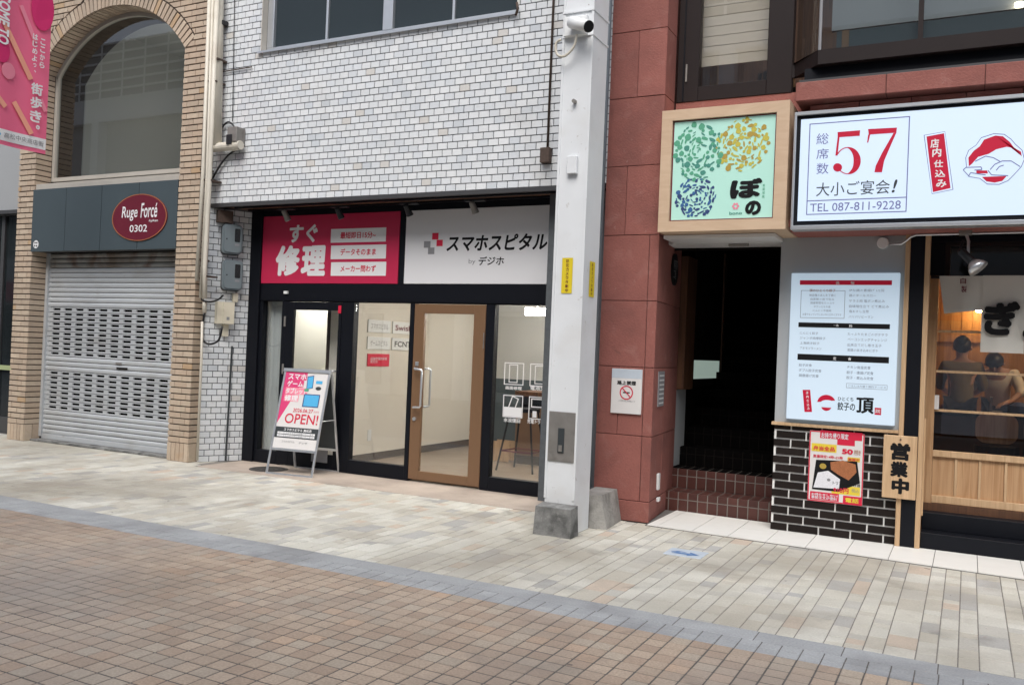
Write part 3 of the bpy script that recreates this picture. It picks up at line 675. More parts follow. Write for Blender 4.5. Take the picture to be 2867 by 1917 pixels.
# white icons and words stuck on the right pane
fg = FY(8.843); il = [rY(V3, 145, 490, 298, 665, 8.843), rY(V3, 135, 745, 290, 920, 8.843)]
polys = []
for (a, b, c, d) in il+[(x0+.322, x1+.322, z0, z1) for (x0, x1, z0, z1) in il]: polys += outline(a, min(b, -4.125), c, d, .010)
(a, b, c, d) = il[0]; polys += outline(a+.06, b-.075, c+.025, d-.02, .009); polys += outline(a+.06+.322, b-.075+.322, c+.025, d-.02, .009)
(a, b, c, d) = il[1]
polys += [rect(a+.012, b-.012, c+.012, c+.115)]
ca, sa = math.cos(-.35), math.sin(-.35)
def rot2(pts, cx, cz): return [(cx+(x-cx)*ca-(z-cz)*sa, cz+(x-cx)*sa+(z-cz)*ca) for x, z in pts]
cx, cz = (a+b)/2, (c+d)/2+.02
for q in outline(cx-.045, cx+.045, cz-.09, cz+.09, .011): polys.append(rot2(q, cx, cz))
polys += outline(a+.35, -4.126, c+.13, d-.02, .012)+[rect(-4.27, -4.22, c+.02, c+.09)]
flats('window_icon', polys, fg, .0, 'white_print', sfo)
for t, bx in (('画面修理', (155, 675, 282, 702)), ('水没復旧', (140, 925, 270, 958))): text(t, fg, *rY(V3, *bx, 8.843), .0005, 'white_print', sfo, .02)
text('電池交', fg, -4.31, -4.13, 1.165, 1.215, .0005, 'white_print', sfo, .02)
text('充電トラブ', fg, -4.33, -4.125, .795, .845, .0005, 'white_print', sfo, .02)
# signs over the shop
s1 = thing('shop_sign', 'crimson repair sign with white characters over the black glass door', 'sign', (-7.19, 8.80, 2.335))
box('panel', -8.268, -6.114, 8.792, 8.858, 2.3355, 3.2055, 'signred', s1, .002)
fr = FY(8.792)
text('すぐ', fr, *rY(ZE, 1010, 330, 1305, 520, 8.79), .0012, 'white_print', s1, .035, .1)
text('修', fr, *rY(ZE, 865, 548, 1118, 868, 8.79), .0012, 'white_print', s1, .045, .05)
text('理', fr, *rY(ZE, 1130, 548, 1385, 868, 8.79), .0012, 'white_print', s1, .045, .05)
for (y0, y1, t) in ((370, 515, '最短即日15分~'), (545, 690, 'データそのまま'), (722, 866, 'メーカー問わず')):
    b = rY(ZE, 1442, y0, 2018, y1, 8.79); flats('label_plate', [rect(*b)], fr, .001, 'white_print', s1)
    hh = b[3]-b[2]; text(t, fr, b[0]+.15, b[1]-.15, b[2]+.27*hh, b[3]-.24*hh, .002, 'crimson', s1, .025)
s2 = thing('shop_sign', 'white shop sign with a red and grey cross logo over the wooden door', 'sign', (-5.03, 8.80, 2.335))
box('panel', -6.022, -4.042, 8.792, 8.858, 2.3355, 3.2055, 'signwhite', s2, .002)
for (x0, y0, x1, y1, m_) in ((345, 352, 400, 410, 'crimson'), (383, 412, 437, 468, 'crimson'), (272, 425, 330, 482, 'greyprint'), (308, 480, 364, 538, 'greyprint')):
    flats('logo_square', [rect(*rY(ZG, x0, y0, x1, y1, 8.79))], fr, .001 if m_ == 'crimson' else .0014, m_, s2)
text('スマホスピタル', fr, *rY(ZG, 472, 362, 1358, 508, 8.79), .0012, 'ink', s2, .03, .18)
text('by', fr, *rY(ZG, 665, 580, 725, 632, 8.79), .0012, 'greyprint', s2, .0)
text('デジホ', fr, *rY(ZG, 752, 558, 975, 635, 8.79), .0012, 'ink', s2, .02, .1)
# spotlights on the soffit
def spot(x, n, face):
    t = thing('spotlight', 'black spotlight under the shop soffit, %s from the left' % n, 'spotlight', (x, 8.56, 3.19), 'spotlights over the shop signs')
    box('mount', x-.10, x+.16, 8.53, 8.59, 3.235, 3.2615, 'spot_black', t, .004)
    G().tube([(x, 8.56, 3.235), (x, 8.56, 3.20)], .012, 8).mk('arm', 'spot_black', t)
    a = Vector((x-.005, 8.53, 3.235)); b = Vector((x+.02, 8.60, 3.115))
    g = G(); g.tube([a, a.lerp(b, .1), a.lerp(b, .6), b], [.022, .032, .036, .042], 16); g.mk('lamp_head', 'plate_steel' if face else 'spot_black', t, False)
    G().tube([b, b+(b-a).normalized()*.004], [.036, .036], 16).mk('lens', 'alu' if face else 'greyprint', t)
spot(-7.70, 'first', 1); spot(-6.86, 'second', 0); spot(-5.86, 'third', 0); spot(-4.98, 'fourth', 1)
# ---------------- repair shop interior
g = G().box(-7.5, -7.2, 9.25, 13.0, .0, 2.62); g.mk('interior_wall', 'iwall', wb)
box('wall_edge_trim', -7.505, -7.46, 9.235, 9.2495, .0, 2.62, 'skirting', wb)
box('interior_wall', -7.2, -3.5, 13.0, 13.1, 0, 2.62, 'iwall_grey', wb)
box('wainscot', -7.199, -5.9, 12.97, 12.999, .02, 1.12, 'slate', wb)
box('interior_wall', -3.6, -3.5, 8.951, 13.0, 0, 2.62, 'iwall_grey', wb)
box('interior_wall', -8.46, -7.5, 11.2, 11.3, 0, 2.62, 'iwall_green', wb)
box('interior_wall', -8.56, -8.46, 8.921, 11.3, 0, 2.62, 'iwall_grey', wb)
box('interior_ceiling', -8.56, -3.5, 8.905, 13.1, 2.621, 2.68, 'iwall', wb)
box('interior_floor', -8.56, -3.5, 8.901, 13.1, -.03, .02, 'ifloor', wb)
box('skirting', -7.1995, -7.185, 9.26, 12.96, .0205, .12, 'skirting', wb)
for y in (9.9, 11.3):
    t = thing('ceiling_lamp', 'lit white tube lamp on the repair shop ceiling, %s the glass' % ('nearer to' if y < 10 else 'farther from'), 'lamp', (-5.2, y, 2.6), 'tube lamps in the repair shop')
    box('housing', -5.95, -4.05, y-.06, y+.06, 2.57, 2.62, 'white', t); box('tube', -5.9, -4.1, y-.025, y+.025, 2.53, 2.5695, 'lamp', t)
t = thing('ceiling_lamp', 'lit tube lamp hanging at the back of the repair shop behind the white icons', 'lamp', (-5.0, 11.0, 2.1))
g = G().box(-5.48, -4.2, 10.98, 11.02, 2.17, 2.19).box(-5.48, -4.2, 10.98, 11.02, 2.09, 2.15); g.mk('tube', 'lamp', t); box('housing', -5.48, -4.2, 10.985, 11.015, 2.1505, 2.1695, 'white', t)
for x in (-5.3, -4.4): G().tube([(x, 11, 2.19), (x, 11, 2.62)], .004, 6).mk('cord', 'white', t)
t = thing('ceiling_lamp', 'unseen lamp panel added to brighten the passage behind the black glass door', 'lamp', (-8.0, 10.2, 2.6)); box('housing', -8.25, -7.75, 9.97, 10.43, 2.58, 2.62, 'white', t); box('tube', -8.2, -7.8, 10.0, 10.4, 2.55, 2.5795, 'lamp', t)  # out of view; panel made large to brighten the passage
cu = G()
n = 24
pv = [(-8.44+.50*i/n, 8.955+.025*math.sin(i*1.9)) for i in range(n+1)]
cu.add([(x, y, .03) for x, y in pv]+[(x-.02*(i/n), y, 2.3) for i, (x, y) in enumerate(pv)], [(i, i+1, n+2+i, n+1+i) for i in range(n)])
cu = cu.mk('curtain', 'curtain', None, True); tag(cu, 'grey curtain hanging behind the narrow pane at the shop left end', 'curtain')
fx = Fr((-7.199, 0, 0), (0, 1, 0), (0, 0, 1))
def plate(y0, y1, z0, z1, label, m_='white'):
    t = thing('wall_plate', label, 'wall plate', (-7.19, (y0+y1)/2, z0), 'name plates on the repair shop wall'); box('plate', -7.199, -7.185, y0, y1, z0, z1, m_, t, .002); return t
f7 = Fr((-7.185, 0, 0), (0, 1, 0), (0, 0, 1))
for (a, b, c, d, lb, m_, tx, tm) in ((9.70, 10.22, 1.76, 1.93, 'white name plate with a small logo line, top left on the repair shop wall', 'white', '•ᐟスマホスピタル', 'greyprint'), (10.27, 10.80, 1.76, 1.93, 'white name plate with red and black lettering, top right on the repair shop wall', 'white', 'Swish', 'maroon'),
                         (9.70, 10.22, 1.53, 1.70, 'white name plate with a small logo line, second row on the repair shop wall', 'white', 'ゲームスピタル', 'greyprint'), (10.27, 10.80, 1.53, 1.70, 'white name plate with bold grey capitals on the repair shop wall', 'white', 'FCNT', 'charcoal_print'),
                         (9.72, 10.22, 1.30, 1.47, 'small red name plate, lowest on the repair shop wall', 'crimson', '店舗修理技術者\n認定店', 'white_print')):
    t = plate(a, b, c, d, lb, m_)
    text(tx.replace('•ᐟ', ''), f7, a+.06, b-.06, c+.045, d-.045, .001, tm, t, .02 if len(tx) < 6 else .005)
tag(box('wall_socket', -7.199, -7.19, 9.80, 9.88, .29, .44, 'white', None, .003), 'white wall socket low on the cream shop wall', 'socket')
# counter, stool and crate seen through the right pane
t = thing('counter', 'wooden counter with a dark open front at the back of the repair shop', 'counter', (-5.0, 11.4, .02))
box('base', -5.62, -4.0, 11.1, 11.75, .02, .80, 'wood_door', t, .004); box('plinth', -5.61, -4.0, 11.085, 11.0995, .02, .14, 'skirting', t)
box('top', -5.62, -4.0, 11.05, 11.75, .96, 1.03, 'wood_dk', t, .004); box('recess', -5.6, -4.02, 11.2, 11.74, .8005, .9595, 'black', t)
tag(G().box(-5.25, -4.9, 11.2, 11.45, 1.031, 1.11).box(-5.2, -4.95, 11.22, 11.4, 1.11, 1.2).mk('parcel', 'wood_trim', None), 'small brown parcel on the counter behind the white icons', 'parcel')
t = thing('crate', 'pale pine crate on the shop floor beside the counter', 'crate', (-5.82, 11.15, .02))
for i in range(4): box('board', -5.98+.075*i, -5.911+.075*i, 11.05, 11.068, .03, .31, 'wood_trim', t, .002)
for z in (.06, .24): box('rail', -5.98, -5.686, 11.069, 11.09, z, z+.045, 'wood_trim', t)
box('back', -5.98, -5.686, 11.25, 11.27, .03, .31, 'wood_trim', t)
t = thing('bar_stool', 'black legged bar stool in the repair shop behind the right pane', 'stool', (-5.17, 10.47, .02))
feet = [(-5.45, 10.26), (-5.42, 10.72), (-4.91, 10.24), (-4.93, 10.70)]
for (x, y) in feet:
    tx_, ty_ = -5.17+(x+5.17)*.55, 10.47+(y-10.47)*.55
    G().tube([(x, y, .02), (tx_, ty_, .80)], .013, 8).mk('leg', 'black', t)
q = [(-5.17+(x+5.17)*.85, 10.47+(y-10.47)*.85, .28) for x, y in (feet[0], feet[1], feet[3], feet[2], feet[0])]
G().tube(q, .009, 6).mk('foot_ring', 'maroon', t)
g = G(); g.prism(ell(-5.17, 10.47, .2, .2, 28), Vector((1, 0, 0)), Vector((0, 1, 0)), Z1, Vector((0, 0, 0)), .795, .84); g.mk('seat', 'black', t)
# ---------------- things fixed to the white wall
def pxtube(name, pts, Y, r, m_, parent=None, n=8, smooth=True): return G().tube([onY(x, y, Y) for x, y in pts], r, n).mk(name, m_, parent, smooth)
def arcfill(pts, k=3):                       # Catmull-Rom through pixels
    P_ = [pts[0]]+list(pts)+[pts[-1]]; out = []
    for i in range(1, len(P_)-2):
        for j in range(k):
            t = j/k; a, b, c, d = P_[i-1:i+3]
            out.append(tuple(.5*((2*b[q])+(-a[q]+c[q])*t+(2*a[q]-5*b[q]+4*c[q]-d[q])*t*t+(-a[q]+3*b[q]-3*c[q]+d[q])*t**3) for q in (0, 1)))
    return out+[pts[-1]]
dp = thing('downpipe', 'thick cream downpipe with a side elbow at the tiled wall left end', 'pipe', (-8.55, 8.2, 4.0))
G().tube([(-8.70, 8.2, 8.4), (-8.62, 8.2, 5.7), (-8.548, 8.2, 4.02)], .062, 14).mk('pipe', 'pvc', dp, True)
G().tube([(-8.606, 8.2, 4.005), (-8.14, 8.2, 4.005)], .056, 14).mk('elbow', 'pvc', dp); G().tube([(-8.28, 8.2, 4.005), (-8.23, 8.2, 4.005)], .064, 14).mk('collar', 'pvc', dp)
for z in (7.0, 5.1): box('bracket', -8.70, -8.53, 8.13, 8.295, z, z+.025, 'rust', dp)
pxt = [((588, -30), (569, 480), (551, 786)), ((597, -30), (579, 503), (561, 834)), ((609, -30), (590, 434), (574, 744), (573, 836))]
for p_, r_, lb in zip(pxt, (.026, .018, .03), ('slim cream cable conduit nearest the brick pillar', 'thinnest cream cable conduit between two others on the wall edge', 'cream cable conduit beside the thick downpipe')):
    c_ = thing('conduit', lb, 'conduit', onY(*p_[-1], 8.13), 'cream conduits at the tiled wall left end'); pxtube('pipe', p_, 8.13, r_, 'pvc', c_)
    for (x, y) in [(p_[0][0]+(p_[-1][0]-p_[0][0])*t, p_[0][1]+(p_[-1][1]-p_[0][1])*t) for t in (.3, .62, .93)]:
        q = onY(x, y, 8.13); box('clip', q.x-r_-.008, q.x+r_+.008, 8.125, 8.296, q.z, q.z+.02, 'rust', c_)
c_ = thing('conduit', 'long thin cream conduit running down to the pavement beside the brick pillar', 'conduit', onY(552, 1290, 8.26), 'cream conduits at the tiled wall left end'); pxtube('pipe', [(566, 900), (564, 1000), (552, 1289)], 8.22, .016, 'pvc', c_)
c_ = thing('conduit', 'short stub of cream conduit beside the ivory box', 'conduit', onY(572, 875, 8.26), 'cream conduits at the tiled wall left end'); pxtube('pipe', [(573, 846), (572, 876)], 8.27, .028, 'pvc', c_)
tag(pxtube('cable', arcfill([(551, 786), (556, 822), (568, 841), (590, 845), (612, 838), (625, 826)]), 8.26, .012, 'cable'), 'black cable looping from a conduit to the lower meter', 'cable')
tag(pxtube('cable', arcfill([(574, 874), (568, 904), (566, 946), (575, 959), (591, 963), (613, 951), (622, 913)]), 8.27, .013, 'cable'), 'black cable in a U loop under the ivory box', 'cable')
tag(pxtube('cable', arcfill([(684, 408), (662, 420), (640, 434), (615, 465), (590, 510)]), 8.26, .012, 'cable'), 'black cable curving down from the downpipe elbow', 'cable')
tag(pxtube('cable', arcfill([(618, 384), (622, 358), (638, 342), (652, 350), (662, 366)]), 8.26, .011, 'cable'), 'black cable arching over to the small box above the elbow', 'cable')
tag(pxtube('wire', [(657, -20), (651, 340)], 8.285, .005, 'cable'), 'thin dark wire hanging straight down the left part of the tiled wall', 'wire')
tag(pxtube('rod', [(618, 202), (705, 188)], 8.28, .008, 'rust'), 'short rusty rod lying level on the tiled wall left of the window', 'rod')
b_ = thing('junction_box', 'small steel and dark junction box above the downpipe elbow', 'junction box', (-8.11, 8.22, 4.05))
q = rY(ZC, 266, 880, 330, 998, 8.22); box('body', q[0], q[1], 8.14, 8.295, q[2]+.03, q[3], 'plate_steel', b_, .006); box('cover', q[0], q[0]+.09, 8.125, 8.139, q[2], q[2]+.12, 'cable', b_, .004)
q = onY(*ZC(215, 165), 8.26); tag(box('hook', q.x-.04, q.x+.04, 8.2, 8.299, q.z-.03, q.z+.03, 'cable', None, .008), 'small black bracket stub on the upper tiled wall beside the downpipe', 'bracket')
# meters on the splayed wall
def onF(x, y, fr, n=0.0):
    d = ray(x, y); O = fr.p(0, 0, n); t = (O-EYEV).dot(fr.N)/d.dot(fr.N); p = EYEV+d*t-fr.O; return p.dot(fr.U), p.dot(fr.V)
def rF(z, x0, y0, x1, y1, fr, n=0.0):
    xm, ym = (x0+x1)/2, (y0+y1)/2
    return onF(*z(x0, ym), fr, n)[0], onF(*z(x1, ym), fr, n)[0], onF(*z(xm, y1), fr, n)[1], onF(*z(xm, y0), fr, n)[1]
def rrect(u0, u1, v0, v1, r, k=5):
    out = []
    for cx, cy, a in ((u1-r, v1-r, 0), (u0+r, v1-r, math.pi/2), (u0+r, v0+r, math.pi), (u1-r, v0+r, 1.5*math.pi)):
        out += [(cx+r*math.cos(a+i*math.pi/2/k), cy+r*math.sin(a+i*math.pi/2/k)) for i in range(k+1)]
    return out
for (y0, y1, lb) in ((330, 648, 'upper grey electricity meter in the corner beside the shop front'), (700, 1025, 'lower grey electricity meter in the corner beside the shop front')):
    u0, u1, v0, v1 = rF(ZE, 300, y0, 515, y1, fs, .07); t = thing('electricity_meter', lb, 'meter', fs.p((u0+u1)/2, v0), 'electricity meters by the shop front')
    g = G(); g.prism(rrect(u0+.01, u1-.01, v0, v1, .05), fs.U, fs.V, fs.N, fs.O, .001, .06); g.mk('case', 'charcoal_print', t)
    g = G(); g.prism(rrect(u0, u1, v0+.01, v1-.005, .055), fs.U, fs.V, fs.N, fs.O, .0605, .10); g.prism(rrect(u0+.02, u1-.02, v0+.03, v1-.02, .045), fs.U, fs.V, fs.N, fs.O, .1001, .118); g.mk('cover', 'meter', t)
    w = u1-u0; flats('window', [rrect(u0+.58*w, u0+.85*w, v0+.42*(v1-v0), v0+.86*(v1-v0), .012)], fs, .1195, 'meter_glass', t)
    flats('label', [rect(u0+.6*w, u0+.82*w, v0+.3*(v1-v0), v0+.36*(v1-v0))], fs, .1195, 'greyprint', t); flats('screw', [ell(u0+.2*w, v0+.5*(v1-v0), .008, .01, 10)], fs, .1195, 'ink', t)
u0, u1, v0, v1 = rF(ZE, 245, 1140, 420, 1368, fs, .07); t = thing('junction_box', 'ivory plastic box under the electricity meters', 'junction box', fs.p((u0+u1)/2, v0))
g = G(); g.prism(rect(u0, u1, v0, v1), fs.U, fs.V, fs.N, fs.O, .001, .11); g.mk('body', 'ivory', t); g = G(); g.prism(rect(u0+.33*(u1-u0), u1, v0, v1), fs.U, fs.V, fs.N, fs.O, .111, .125); g.mk('cover', 'ivory', t)
flats('label', [rect(u0+.55*(u1-u0), u0+.72*(u1-u0), v0+.05, v0+.09)], fs, .1265, 'greyprint', t)
g = G(); g.prism(rect(u0+.45*(u1-u0), u0+.8*(u1-u0), v0-.16, v0-.005), fs.U, fs.V, fs.N, fs.O, .001, .05); g.mk('cable_trunk', 'ivory', t)
u0, u1, v0, v1 = rF(ZE, 420, 1050, 470, 1140, fs, .04); g = G(); g.prism(rect(u0, u1, v0, v1), fs.U, fs.V, fs.N, fs.O, .001, .05); tag(g.mk('socket', 'ivory', None), 'little beige socket block tucked under the lower meter', 'socket')
u, v = onF(*ZB(1415, 715), fs, .015); tag(G().tube([fs.p(u, v, .015), fs.p(u-.02, .01, .015)], .012, 8).mk('conduit', 'charcoal_print', None), 'thin dark conduit down the tiled corner below the meters', 'conduit')
u0, u1, v0, v1 = rF(ZE, 255, 190, 410, 330, fs, .05); g = G(); g.prism(rect(u0, u1, v0+.02, min(v1, 3.24)), fs.U, fs.V, fs.N, fs.O, .001, .10); tag(g.mk('cable_box', 'rust', None), 'brown weathered cable box above the upper meter', 'cable box')
# rusty pipe and box at the right end
t = thing('rusty_conduit', 'rusty brown conduit ending in a box on the tiled wall beside the white column', 'conduit', (-3.95, 8.28, 3.55))
G().tube([(-3.953, 8.283, 3.70), (-3.953, 8.283, 8.4)], .013, 8).mk('pipe', 'rust', t, True); box('box', -4.01, -3.905, 8.225, 8.299, 3.545, 3.70, 'rust', t, .004)
tag(pxtube('bracket', [(1447, 8), (1450, 24), (1444, 44)], 8.25, .014, 'rust'), 'small rusty hook at the right end of the upper window sill', 'hook')
# ================================================================== ARCADE COLUMN
pc = thing('arcade_column', 'white painted steel arcade column between the two shops', 'column', (-3.18, 7.34, 0))
PX0, PX1, PY0, PY1 = -3.325, -3.035, 7.20, 7.55
box('shaft', PX0, PX1, PY0+.003, PY1, .0, 8.6, 'white_paint', pc, .004)
for x in (PX0-.004, PX1-.020): box('edge_strip', x, x+.022, PY0-.006, PY0+.0025, .3, 8.6, 'white_paint', pc)
q = rY(ZH, 1137, 503, 1333, 868, 7.195); ha = box('access_panel', q[0], q[1], 7.192, 7.2025, q[2], q[3], 'plate_steel', pc, .003)
q = rY(ZH, 1207, 622, 1253, 805, 7.19); box('latch', q[0], q[1], 7.184, 7.1915, q[2], q[3], 'charcoal_print', ha, .003); box('knob', (q[0]+q[1])/2-.016, (q[0]+q[1])/2+.016, 7.174, 7.1835, q[2]+.015, q[2]+.07, 'plate_steel', ha, .006)
ft = G(); ft.add([(-3.345, 7.03, 0), (-2.985, 7.03, 0), (-2.985, 7.199, 0), (-3.345, 7.199, 0), (-3.335, 7.045, .245), (-3.0, 7.045, .245), (-3.0, 7.199, .262), (-3.335, 7.199, .262)], [(0, 3, 2, 1), (4, 5, 6, 7), (0, 1, 5, 4), (1, 2, 6, 5), (2, 3, 7, 6), (3, 0, 4, 7)]); ft.mk('foot_block', 'concrete_dark', pc)
for z in (4.40, 4.62): box('strap', PX0-.008, PX1+.006, PY0-.012, PY1+.006, z, z+.018, 'white_paint', pc)
q = rY(ZD, 1150, 1145, 1222, 1275, 7.19); tag(box('small_box', q[0], q[1], 7.16, 7.1965, q[2], q[3], 'white_paint', None, .005), 'small white switch box on the front of the arcade column', 'switch box')
q = onY(*ZD(1200, 745), 7.19); tag(G().tube([(q.x, 7.2, q.z), (q.x, 7.16, q.z)], .018, 10).mk('bolt', 'plate_steel', None), 'grey eye bolt on the column below the camera', 'bolt')
cc = thing('security_camera', 'white bullet security camera strapped to the arcade column', 'camera', (-3.13, 7.08, 4.45))
a = onY(*ZD(1175, 165), 7.12); b = onY(*ZD(1300, 195), 7.02)
d_ = (b-a).normalized()
G().tube([a, a+d_*.004, b], [.045, .052, .052], 20).mk('body', 'white', cc, True); G().tube([b, b+d_*.012], [.0515, .05], 20).mk('lens_hood', 'ink', cc)
box('mount', -3.30, -3.08, 7.15, 7.1935, 4.40, 4.57, 'white', cc, .006); G().tube([a+d_*.05, Vector((a.x+.06, 7.17, a.z-.03))], .014, 8).mk('arm', 'white', cc)
tag(G().tube([onY(x, y, 7.12) for x, y in arcfill([ZD(1215, 255), ZD(1195, 340), ZD(1130, 410), ZD(1070, 400), ZD(1062, 320), ZD(1100, 290)])], .012, 8).mk('camera_cable', 'pvc', None, True), 'cream camera cable looping below the security camera', 'cable')
fp = FY(7.2); y1_ = thing('warning_sticker', 'yellow vertical sticker on the front of the arcade column', 'sticker', (-3.19, 7.196, 2.12)); flats('film', [rect(-3.243, -3.14, 2.122, 2.436)], fp, .003, 'yellow', y1_)
vtext('防犯カメラ作動中', fp, -3.19, .028, 2.422, .037, .03, .0036, 'maroon', y1_, .02)
fq = Fr((PX1, 0, 0), (0, 1, 0), (0, 0, 1)); y2_ = thing('warning_sticker', 'yellow vertical sticker on the right side of the arcade column', 'sticker', (PX1, 7.39, 2.1)); flats('film', [rect(7.33, 7.452, 2.103, 2.42)], fq, .004, 'yellow', y2_)
vtext('防犯カメラ作動中', fq, 7.391, .03, 2.405, .037, .03, .0046, 'maroon', y2_, .02)
cb = G(); cb.add([(-3.19, 7.57, 0), (-2.88, 7.62, 0), (-2.93, 8.13, 0), (-3.22, 8.13, 0), (-3.17, 7.62, .29), (-2.965, 7.66, .295), (-2.98, 8.12, .30), (-3.2, 8.12, .30)], [(0, 3, 2, 1), (4, 5, 6, 7), (0, 1, 5, 4), (1, 2, 6, 5), (2, 3, 7, 6), (3, 0, 4, 7)])
tag(cb.mk('concrete_block', 'concrete', None), 'rough concrete block on the pavement behind the arcade column', 'concrete block')
tag(G().tube([(-3.25, 8.08, .30), (-3.25, 8.08, 8.0)], .03, 10).mk('downpipe', 'pipe_blue', None, True), 'blue-grey downpipe squeezed between the arcade column and red wall', 'pipe')
# ================================================================== PAVEMENT SIGNBOARD
t = thing('pavement_signboard', 'silver A-frame signboard with a pink OPEN poster in front of the shop', 'signboard', (-7.2, 8.45, 0))
a, b = Vector((-7.437, 8.14, 0)), Vector((-6.812, 8.215, 0)); ux = (b-a).normalized(); ob = Vector((-ux.y, ux.x, 0))
TZ = 1.255
topc = ob*.31
def leg(p, q, name='leg', w=.026): 
    d = (q-p); Zx = d.normalized(); Yx = ux.cross(Zx).normalized() if abs(ux.dot(Zx)) < .9 else ob; Xx = Yx.cross(Zx); G().obox((p+q)/2, Xx, Yx, Zx, (w, .02, d.length), .003).mk(name, 'alu', t)
tA, tB = a+topc+Vector((0, 0, TZ)), b+topc+Vector((0, 0, TZ)); bA, bB = a+ob*.60, b+ob*.60
leg(a, tA); leg(b, tB); leg(bA, tA+ob*.03); leg(bB, tB+ob*.03)
V_ = (tA-a).normalized(); fb = Fr(a, ux, V_); Wd = (b-a).length; Ld = (tA-a).length
def bar(u0, u1, v0, v1, name, n0=-.012, n1=.012): g = G(); g.prism(rect(u0, u1, v0, v1), fb.U, fb.V, fb.N, fb.O, n0, n1); return g.mk(name, 'alu', t)
bar(.014, Wd-.014, 0, .022, 'foot_bar'); bar(-.02, Wd+.02, Ld-.035, Ld+.005, 'top_rail', -.03, .018); bar(.014, Wd-.014, .29, .315, 'bottom_rail')
pv_ = (bA-(tA+ob*.03)).normalized(); fbk = Fr(bA, ux, -pv_)
g = G(); g.prism(rect(.014, Wd-.014, .27, .295), fbk.U, fbk.V, fbk.N, fbk.O, -.01, .01); g.prism(rect(.014, Wd-.014, 0.0, .02), fbk.U, fbk.V, fbk.N, fbk.O, -.01, .01); g.mk('back_rail', 'alu', t)
g = G(); g.prism(rect(.016, Wd-.016, .30, 1.2), fbk.U, fbk.V, fbk.N, fbk.O, -.006, .0); g.mk('back_panel', 'charcoal_print', t)
for m0, m1 in ((a.lerp(tA, .52)+ux*Wd, bB.lerp(tB, .52)), (a.lerp(tA, .52), bA.lerp(tA, .52))): G().tube([m0, m1], .006, 6).mk('stay_bar', 'alu', t)
P0, P1, Q0, Q1 = .016, Wd-.016, .318, Ld-.038
g = G(); g.prism(rect(P0, P1, Q0, Q1), fb.U, fb.V, fb.N, fb.O, -.006, .004); po = g.mk('poster', 'poster_white', t)
PW, PH = P1-P0, Q1-Q0
def pp(x, y): return (P0+x*PW, Q0+y*PH)                   # poster coordinates, 0..1
flats('pink_wedge', [[pp(0, 1), pp(.0, .32), pp(.53, 1)]], fb, .005, 'rose', po)
for i, (w_, ln) in enumerate((('スマホ', .43), ('ゲーム', .38), ('タブレット', .50), ('修理', .32))):
    y = .90-i*.095; u0, v0 = pp(.075, y); u1, v1 = pp(.075+ln, y+.08)
    flats('caption_backing', [rect(u0-.008, u1+.008, v0-.004, v1+.004)], fb, .0054+.0002*i, 'pink_lt' if i > 1 else 'rose', po)
    text(w_, fb, u0, u1, v0, v1, .0066, 'white_print' if i < 2 else 'white_print', po, .03)
flats('phone_picture', [[pp(.55, .78), pp(.70, .80), pp(.68, .97), pp(.53, .95)]], fb, .006, 'blue_print', po); flats('phone_screen', [[pp(.565, .79), pp(.685, .806), pp(.668, .955), pp(.548, .94)]], fb, .0064, 'sky_print', po)
flats('leaf_picture', [ell(*pp(.56, .77), .035, .02, 14)], fb, .0068, 'g1', po)
flats('tablet_picture', [rect(*[pp(.52, 0)[0], pp(.9, 0)[0]], *[pp(0, .55)[1], pp(0, .72)[1]])], fb, .006, 'blue_print', po); flats('tablet_screen', [rect(pp(.545, 0)[0], pp(.88, 0)[0], pp(0, .562)[1], pp(0, .708)[1])], fb, .0064, 'sky_print', po)
flats('gamepad_picture', [ell(*pp(.83, .80), .04, .022, 14)], fb, .006, 'charcoal_print', po); flats('console_picture', [rect(pp(.75, 0)[0], pp(.90, 0)[0], pp(0, .86)[1], pp(0, .90)[1])], fb, .006, 'sky_print', po)
text('2026.06.27', fb, *[pp(.33, 0)[0], pp(.80, 0)[0]], *[pp(0, .475)[1], pp(0, .525)[1]], .006, 'crimson', po, .012); text('(SAT)', fb, pp(.82, 0)[0], pp(.94, 0)[0], pp(0, .475)[1], pp(0, .505)[1], .006, 'crimson', po, .0)
text('OPEN!', fb, pp(.17, 0)[0], pp(.95, 0)[0], pp(0, .325)[1], pp(0, .455)[1], .006, 'crimson', po, .008)
flats('black_band', [rect(pp(0, 0)[0], pp(1, 0)[0], pp(0, .135)[1], pp(0, .275)[1])], fb, .0055, 'charcoal_print', po)
text('スマホスピタル 高松店', fb, pp(.2, 0)[0], pp(.85, 0)[0], pp(0, .225)[1], pp(0, .262)[1], .0065, 'white_print', po, .02)
for y in (.185, .15): flats('caption_box', [rect(pp(.06, 0)[0], pp(.94, 0)[0], pp(0, y)[1], pp(0, y+.026)[1])], fb, .0065, 'white_print', po); text('データそのまま即日修理いたします', fb, pp(.09, 0)[0], pp(.91, 0)[0], pp(0, y+.004)[1], pp(0, y+.022)[1], .0072, 'greyprint', po, .01)
text('スマホスピタル', fb, pp(.2, 0)[0], pp(.5, 0)[0], pp(0, .075)[1], pp(0, .1)[1], .006, 'greyprint', po, .01); text('デジホ', fb, pp(.6, 0)[0], pp(.8, 0)[0], pp(0, .07)[1], pp(0, .1)[1], .006, 'greyprint', po, .01)
tag(G().box(-6.97, -6.955, 8.70, 8.75, .5, .52).mk('dummy', 'alu', None), 'x', 'x') if False else None
